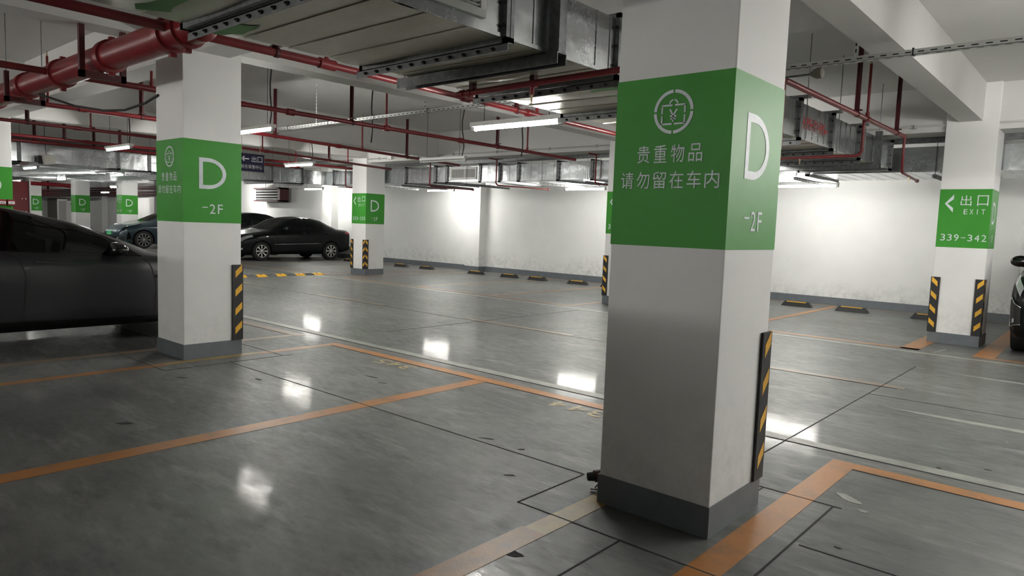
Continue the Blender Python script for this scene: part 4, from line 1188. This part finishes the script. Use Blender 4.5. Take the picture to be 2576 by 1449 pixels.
        for k in range(spokes):
            a = 2*math.pi*k/spokes
            for (da, w0, w1) in (((0, .012, .03),) if style == 0 else ((-.09, .008, .010), (.09, .008, .010))):
                d = Vector((math.cos(a), 0, math.sin(a))); d1 = Vector((math.cos(a+da), 0, math.sin(a+da)))
                p0 = c+d*.035+Vector(ax)*-.012; p1 = c+d1*(rim-.012)+Vector(ax)*-.010
                dv = (p1-p0).normalized(); pr = dv.cross(Vector(ax)).normalized(); th = Vector(ax)*-.02
                P4 = [p0-pr*w0, p1-pr*w1, p1+pr*w1, p0+pr*w0]
                mb.add(P4+[x+th for x in P4], [(0, 1, 2, 3), (0, 4, 5, 1), (3, 2, 6, 7), (7, 6, 5, 4)])
        q = mb.build('rim', M['alloy'], None, smooth=True, auto=30); q.parent = t
        return t
    def mirror(s, u, z, sd, mat, size=(.10, .12, .075)):
        p = s.S(u, 7.4, sd); c = p+Vector((.02, sd*.13, z-p.z))
        bm = bmesh.new(); bmesh.ops.create_uvsphere(bm, u_segments=20, v_segments=12, radius=1)
        for v in bm.verts:
            x, y, zz = v.co
            v.co = Vector((x*size[0]*(1 if x > 0 else .55), y*size[1], zz*size[2]*(1 if zz > 0 else .8)))+c
        me = bpy.data.meshes.new('wing_mirror'); bm.to_mesh(me); bm.free(); me.materials.append(mat)
        me.polygons.foreach_set('use_smooth', [True]*len(me.polygons))
        o = bpy.data.objects.new('wing_mirror', me); COL.objects.link(o); o.parent = s.root
        a = MB().tube([p+Vector((0, 0, z-p.z-.03)), c+Vector((0, -sd*.03, -.05))], [.03, .026], 10).build('mirror_arm', M['gloss'], None, smooth=True); a.parent = o
        return o
    def handle(s, u, t, sd, mat, L=.17, proud=.02):
        a, b = s.S(u-L/2, t, sd, proud), s.S(u+L/2, t, sd, proud); m1, m2 = s.S(u-L/2, t, sd, -.004), s.S(u+L/2, t, sd, -.004)
        o = MB().tube([m1, a.lerp(b, .1), a.lerp(b, .9), m2], .011, 8).build('door_handle', mat, None, smooth=True); o.parent = s.root
        return o

def keyed(L, *kv): return ([k*L for k, _ in kv], [v for _, v in kv])

# --- black saloon by the far wall (nose towards -Y, seen from its left side)
L = 4.45
P = dict(L=L,
    zb=([0, .12, .6, 1.0, 3.4, 3.9, 4.35, L], [.30, .20, .19, .20, .20, .24, .33, .42]),
    zs=([0, .10, .45, 1.15, 1.6, 2.6, 3.6, 4.1, 4.38, L], [.56, .64, .78, .915, .935, .96, .985, .985, .94, .82]),
    zr=([0, .10, .45, 1.15, 1.55, 2.05, 2.45, 2.85, 3.2, 3.6, 3.92, 4.25, 4.40, L], [.60, .70, .86, .985, 1.19, 1.42, 1.465, 1.455, 1.38, 1.20, 1.075, 1.05, 1.0, .86]),
    w=([0, .08, .3, .8, 1.8, 3.2, 4.0, 4.32, L], [.52, .68, .78, .845, .86, .85, .82, .76, .62]),
    wt=([0, .45, 1.15, 1.6, 2.1, 2.9, 3.4, 3.95, 4.3, L], [.42, .60, .70, .64, .57, .56, .58, .66, .60, .45]))
c = Car('car', 'black saloon with silver wheels parked against the far wall, wheels and side in full view', P, M['car_black'], (-21.80, 12.97, 0), -math.pi/2, 'parked cars')
FW, RW = .90, 3.52
c.body((FW, RW), .305)
for sd in (1, -1):
    for u in (FW, RW): c.wheel(u, sd, .31, .205, .19, 8)
    c.outline('side_window', M['glass'], [(1.72, 7.15), (2.47, 7.15), (2.45, 9.35), (2.2, 9.3), (2.0, 9.0)], sd, .004)
    c.outline('side_window', M['glass'], [(2.56, 7.15), (3.25, 7.15), (3.25, 9.1), (2.9, 9.35), (2.54, 9.35)], sd, .004)
    c.outline('side_window', M['glass'], [(3.30, 7.15), (3.60, 7.3), (3.45, 8.6), (3.30, 9.0)], sd, .004)
    c.mirror(1.72, 1.03, sd, M['car_black'], (.08, .11, .065))
    c.handle(2.42, 6.1, sd, M['car_black']); c.handle(3.36, 6.1, sd, M['car_black'])
    c.patch('headlight', M['lens'], [(.13, 5.6), (.62, 6.2), (.60, 7.3), (.16, 7.4)], sd, .006)
    c.patch('tail_light', M['taill'], [(4.12, 6.2), (4.38, 5.9), (4.38, 7.2), (4.2, 7.1)], sd, .006)
    c.seam('side_moulding', [(1.32, 4.15), (3.10, 4.25)], sd, M['chrome'], .009, .006)
    for uts in ([(1.50, 7.0), (1.38, 5.5), (1.40, 3.2), (1.45, 2.6)], [(2.52, 9.3), (2.52, 7.0), (2.50, 3.2), (2.50, 2.6)], [(3.62, 7.6), (3.55, 6.0), (3.12, 4.0), (3.02, 2.8)]): c.seam('door_seam', uts, sd, M['matt'])
    c.patch('side_badge', M['chrome'], [(1.05, 5.55), (1.12, 5.55), (1.12, 5.75), (1.05, 5.75)], sd, .005, 2, 2)
    c.outline('windscreen', M['glass'], [(1.30, 12), (1.98, 12), (1.98, 10.2), (1.75, 9.6), (1.30, 9.9)], sd, .005)
    c.outline('rear_window', M['glass'], [(3.05, 12), (3.80, 12), (3.75, 10.0), (3.2, 10.1)], sd, .005)
    c.patch('bumper_lamp', M['lens'], [(.10, 3.6), (.28, 3.6), (.28, 4.0), (.10, 4.0)], sd, .006, 4, 4)
o = MB().box(L/2-.04, L/2+.015, -.40, .40, .40, .52).build('front_grille', M['matt'], None); o.parent = c.root
o = MB().box(L/2+.0, L/2+.03, -.22, .22, .30, .44).build('number_plate', M['sign'], None, bevel=.004); o.parent = c.root
black_saloon = c

# --- dark grey fastback in the near stall (nose towards +Y, seen from its right side)
L = 4.85
P = dict(L=L,
    zb=([0, .15, .6, 1.2, 3.6, 4.2, 4.7, L], [.34, .20, .17, .185, .19, .22, .34, .44]),
    zs=([0, .10, .5, 1.35, 1.9, 3.0, 3.9, 4.5, 4.75, L], [.55, .66, .78, .925, .945, 1.0, 1.04, 1.04, .98, .88]),
    zr=([0, .10, .5, 1.3, 1.62, 2.2, 2.75, 3.15, 3.6, 4.1, 4.5, 4.75, L], [.58, .72, .84, .965, 1.09, 1.31, 1.425, 1.44, 1.41, 1.29, 1.15, 1.06, .92]),
    w=([0, .08, .35, .9, 1.9, 3.4, 4.4, 4.72, L], [.62, .76, .86, .935, .95, .95, .91, .85, .72]),
    wt=([0, .5, 1.3, 1.9, 2.5, 3.2, 4.0, 4.5, L], [.50, .68, .76, .68, .60, .59, .62, .66, .52]))
NOSE1 = 4.58
c = Car('car', 'dark grey fastback car cut by the picture edge, its flank and black mirror close by', P, M['car_dark'], (-8.97, NOSE1-L/2, 0), math.pi/2, 'parked cars')
c.squash = (1.25, .72)
FW, RW = .80, 3.82
c.body((FW, RW), .345)
for sd in (1, -1):
    for u in (FW, RW): c.wheel(u, sd, .35, .24, .22, 10, 1, True)
    c.outline('side_window', M['glass'], [(1.66, 7.10), (2.82, 7.10), (2.79, 9.35), (2.45, 9.3), (2.1, 9.1), (1.85, 8.6)], sd, .005)
    c.outline('side_window', M['glass'], [(2.90, 7.10), (3.95, 7.2), (3.90, 8.4), (3.4, 9.25), (2.87, 9.35)], sd, .005)
    c.outline('window_trim', M['gloss'], [(1.50, 6.95), (4.1, 6.98), (4.05, 8.5), (3.5, 9.45), (2.4, 9.5), (2.0, 9.3), (1.7, 8.7)], sd, .0025)
    c.mirror(1.83, 1.0, sd, M['gloss'], (.13, .13, .085))
    for uts in ([(1.50, 6.7), (1.42, 5.6), (1.38, 4.6), (1.40, 3.0), (1.42, 2.6)], [(2.80, 7.0), (2.66, 6.2), (2.60, 5.2), (2.62, 3.6), (2.68, 2.6)], [(4.0, 7.0), (3.98, 5.8), (3.5, 4.4), (3.35, 2.6)]): c.seam('door_seam', uts, sd, M['matt'], .005)
    for u in (2.42, 3.62):
        c.patch('door_handle', M['car_dark'], [(u-.10, 5.83), (u+.10, 5.83), (u+.10, 6.05), (u-.10, 6.05)], sd, .004, 6, 2)
        c.seam('handle_gap', [(u-.10, 5.83), (u+.10, 5.83), (u+.10, 6.05), (u-.10, 6.05), (u-.10, 5.83)], sd, M['matt'], .0025, .004)
    c.patch('rocker_trim', M['gloss'], [(1.25, 1.6), (3.45, 1.6), (3.45, 2.95), (1.25, 2.75)], sd, .006, 20, 4)
    c.patch('fender_vent', M['gloss'], [(1.08, 5.1), (1.40, 5.1), (1.40, 5.28), (1.08, 5.3)], sd, .006, 4, 2)
    c.outline('windscreen', M['glass'], [(1.40, 12), (2.35, 12), (2.3, 10.3), (1.9, 9.7), (1.42, 10.1)], sd, .005)
    c.outline('rear_window', M['glass'], [(3.6, 12), (4.55, 12), (4.5, 10.2), (3.7, 10.3)], sd, .005)
    c.seam('roof_moulding', [(1.40, 10.0), (1.9, 9.9), (2.6, 9.85), (3.4, 9.85), (4.3, 9.7)], sd, M['chrome'], .004, .004)
    c.patch('headlight', M['lens'], [(.16, 6.0), (.62, 6.6), (.58, 7.1), (.18, 6.8)], sd, .006)
    c.patch('tail_light', M['taill'], [(4.5, 6.3), (4.74, 6.2), (4.74, 6.8), (4.5, 6.7)], sd, .006)

# --- blue-grey electric car far off (nose towards -Y)
P2 = {k: ((([x*4.7/4.85 for x in v[0]]), list(v[1])) if k != 'L' else 4.7) for k, v in P.items()}
P2['zr'] = ([0, .10, .45, 1.1, 1.45, 2.1, 2.6, 3.1, 3.6, 4.1, 4.45, 4.7], [.62, .78, .94, 1.05, 1.20, 1.47, 1.54, 1.54, 1.50, 1.36, 1.2, .95])
P2['zs'] = ([0, .10, .45, 1.15, 1.9, 3.0, 3.9, 4.5, 4.7], [.58, .72, .90, 1.0, 1.0, 1.03, 1.06, 1.04, .9])
c = Car('car', 'blue-grey car with a green number plate, its nose showing past the D pillar', P2, M['car_blue'], (-30.0, 10.22+2.35, 0), -math.pi/2, 'parked cars')
c.body((.92, 3.68), .35)
for sd in (1, -1):
    for u in (.92, 3.68): c.wheel(u, sd, .35, .25, .22, 10, 1, True)
    c.outline('side_window', M['glass'], [(1.6, 7.15), (2.72, 7.15), (2.7, 9.35), (2.3, 9.3), (1.95, 8.9)], sd, .005)
    c.outline('side_window', M['glass'], [(2.80, 7.15), (3.8, 7.2), (3.7, 8.6), (3.3, 9.25), (2.78, 9.35)], sd, .005)
    c.outline('windscreen', M['glass'], [(1.22, 12), (2.1, 12), (2.1, 10.3), (1.7, 9.7), (1.25, 10.1)], sd, .006)
    c.patch('headlight', M['gloss'], [(.14, 6.1), (.85, 6.9), (.80, 7.3), (.20, 7.2)], sd, .006)
    c.patch('headlight_strip', M['lens'], [(.30, 6.75), (.78, 7.05), (.77, 7.12), (.32, 6.9)], sd, .010, 6, 2)
    c.patch('bumper_vent', M['gloss'], [(.30, 3.3), (.48, 3.6), (.40, 5.0), (.33, 4.6)], sd, .006, 6, 6)
    c.patch('chin_grille', M['gloss'], [(.03, 2.6), (.22, 3.0), (.22, 4.2), (.03, 4.2)], sd, .006, 6, 6)
    c.seam('chin_bar', [(.03, 3.4), (.2, 3.6)], sd, M['chrome'], .008, .01); c.seam('chin_bar', [(.03, 3.9), (.2, 4.0)], sd, M['chrome'], .008, .01)
    c.mirror(1.68, 1.08, sd, M['car_blue'], (.10, .11, .07))
    c.seam('door_seam', [(1.45, 7.0), (1.35, 5.5), (1.35, 3.0)], sd, M['matt'])
o = MB().box(2.345, 2.385, -.23, .23, .52, .67).build('number_plate', M['plate'], None, bevel=.004); o.parent = c.root
o = MB().box(2.30, 2.36, -.6, .6, .30, .46).build('front_grille', M['gloss'], None); o.parent = c.root

# --- car behind the black saloon, only its roof and windows show
P3 = {k: (([x*4.3/4.85 for x in v[0]], [y*(1.0 if k in ('w', 'wt', 'zb') else 1.09) for y in v[1]]) if k != 'L' else 4.3) for k, v in P.items()}
c = Car('car', 'black car mostly hidden, its roof showing over the bonnet of the black saloon', P3, M['car_black'], (-24.9, 12.6, 0), -math.pi/2, 'parked cars')
c.body((.82, 3.4), .33)
for sd in (1, -1):
    for u in (.82, 3.4): c.wheel(u, sd, .33, .215, .2, 8)
    c.outline('side_window', M['glass'], [(1.55, 7.15), (2.5, 7.15), (2.47, 9.35), (2.1, 9.2), (1.8, 8.8)], sd, .004)
    c.outline('side_window', M['glass'], [(2.58, 7.15), (3.5, 7.2), (3.4, 8.5), (3.0, 9.2), (2.55, 9.35)], sd, .004)
    c.outline('windscreen', M['glass'], [(1.25, 12), (2.05, 12), (2.05, 10.3), (1.7, 9.7), (1.28, 10.1)], sd, .005)
    c.mirror(1.62, 1.1, sd, M['car_black'], (.09, .11, .07))

# --- black car cut by the picture edge
P4 = dict(L=4.5,
    zb=([0, .12, .6, 1.2, 3.6, 4.2, 4.5], [.36, .24, .22, .22, .24, .3, .45]),
    zs=([0, .08, .3, 1.0, 1.5, 3.0, 4.2, 4.5], [.70, .86, .98, 1.08, 1.10, 1.12, 1.1, .9]),
    zr=([0, .08, .3, 1.0, 1.35, 1.9, 2.5, 3.4, 4.1, 4.4, 4.5], [.76, .96, 1.08, 1.16, 1.32, 1.60, 1.68, 1.67, 1.55, 1.3, 1.0]),
    w=([0, .06, .25, .8, 2.2, 3.8, 4.3, 4.5], [.74, .86, .92, .94, .94, .93, .88, .75]),
    wt=([0, .3, 1.0, 1.6, 2.2, 3.4, 4.2, 4.5], [.66, .74, .78, .70, .64, .63, .62, .55]))
c = Car('car', 'shiny black car cut off by the picture edge next to pillar 339-342', P4, M['car_black'], (-0.10, 10.52+2.25, 0), -math.pi/2, 'parked cars')
c.body((.86, 3.6), .36)
for sd in (1, -1):
    for u in (.86, 3.6): c.wheel(u, sd, .36, .24, .22, 10, 1, True)
    c.outline('side_window', M['glass'], [(1.5, 7.15), (2.6, 7.15), (2.58, 9.35), (2.1, 9.3), (1.8, 8.9)], sd, .005)
    c.outline('windscreen', M['glass'], [(1.10, 12), (1.88, 12), (1.86, 10.3), (1.55, 9.7), (1.12, 10.1)], sd, .005)
    c.mirror(1.55, 1.16, sd, M['gloss'], (.10, .12, .09))
    c.patch('headlight', M['lens'], [(.04, 6.3), (.42, 6.6), (.40, 7.3), (.06, 7.4)], sd, .008)
    c.patch('bumper_vent', M['matt'], [(.02, 3.2), (.16, 3.3), (.16, 5.4), (.02, 5.2)], sd, .008, 5, 5)
    c.seam('vent_rim', [(.02, 3.2), (.16, 3.3), (.16, 5.4), (.02, 5.2)], sd, M['chrome'], .006, .012)
    c.patch('fog_lamp', M['lens'], [(.05, 3.5), (.10, 3.5), (.10, 3.8), (.05, 3.8)], sd, .014, 3, 3)
o = MB().box(2.22, 2.262, -.55, .55, .42, .80).build('front_grille', M['matt'], None); o.parent = c.root

# unseen cars added beside the camera to shade the near floor and lower pillar
dup(c.root, (0, 0, 0), 'unseen black car added beside the camera to shade the near floor', loc=(-3.1, -2.75, 0))
dup(c.root, (0, 0, 0), 'second unseen black car added beside the camera to shade the near floor', loc=(-5.5, -2.9, 0))
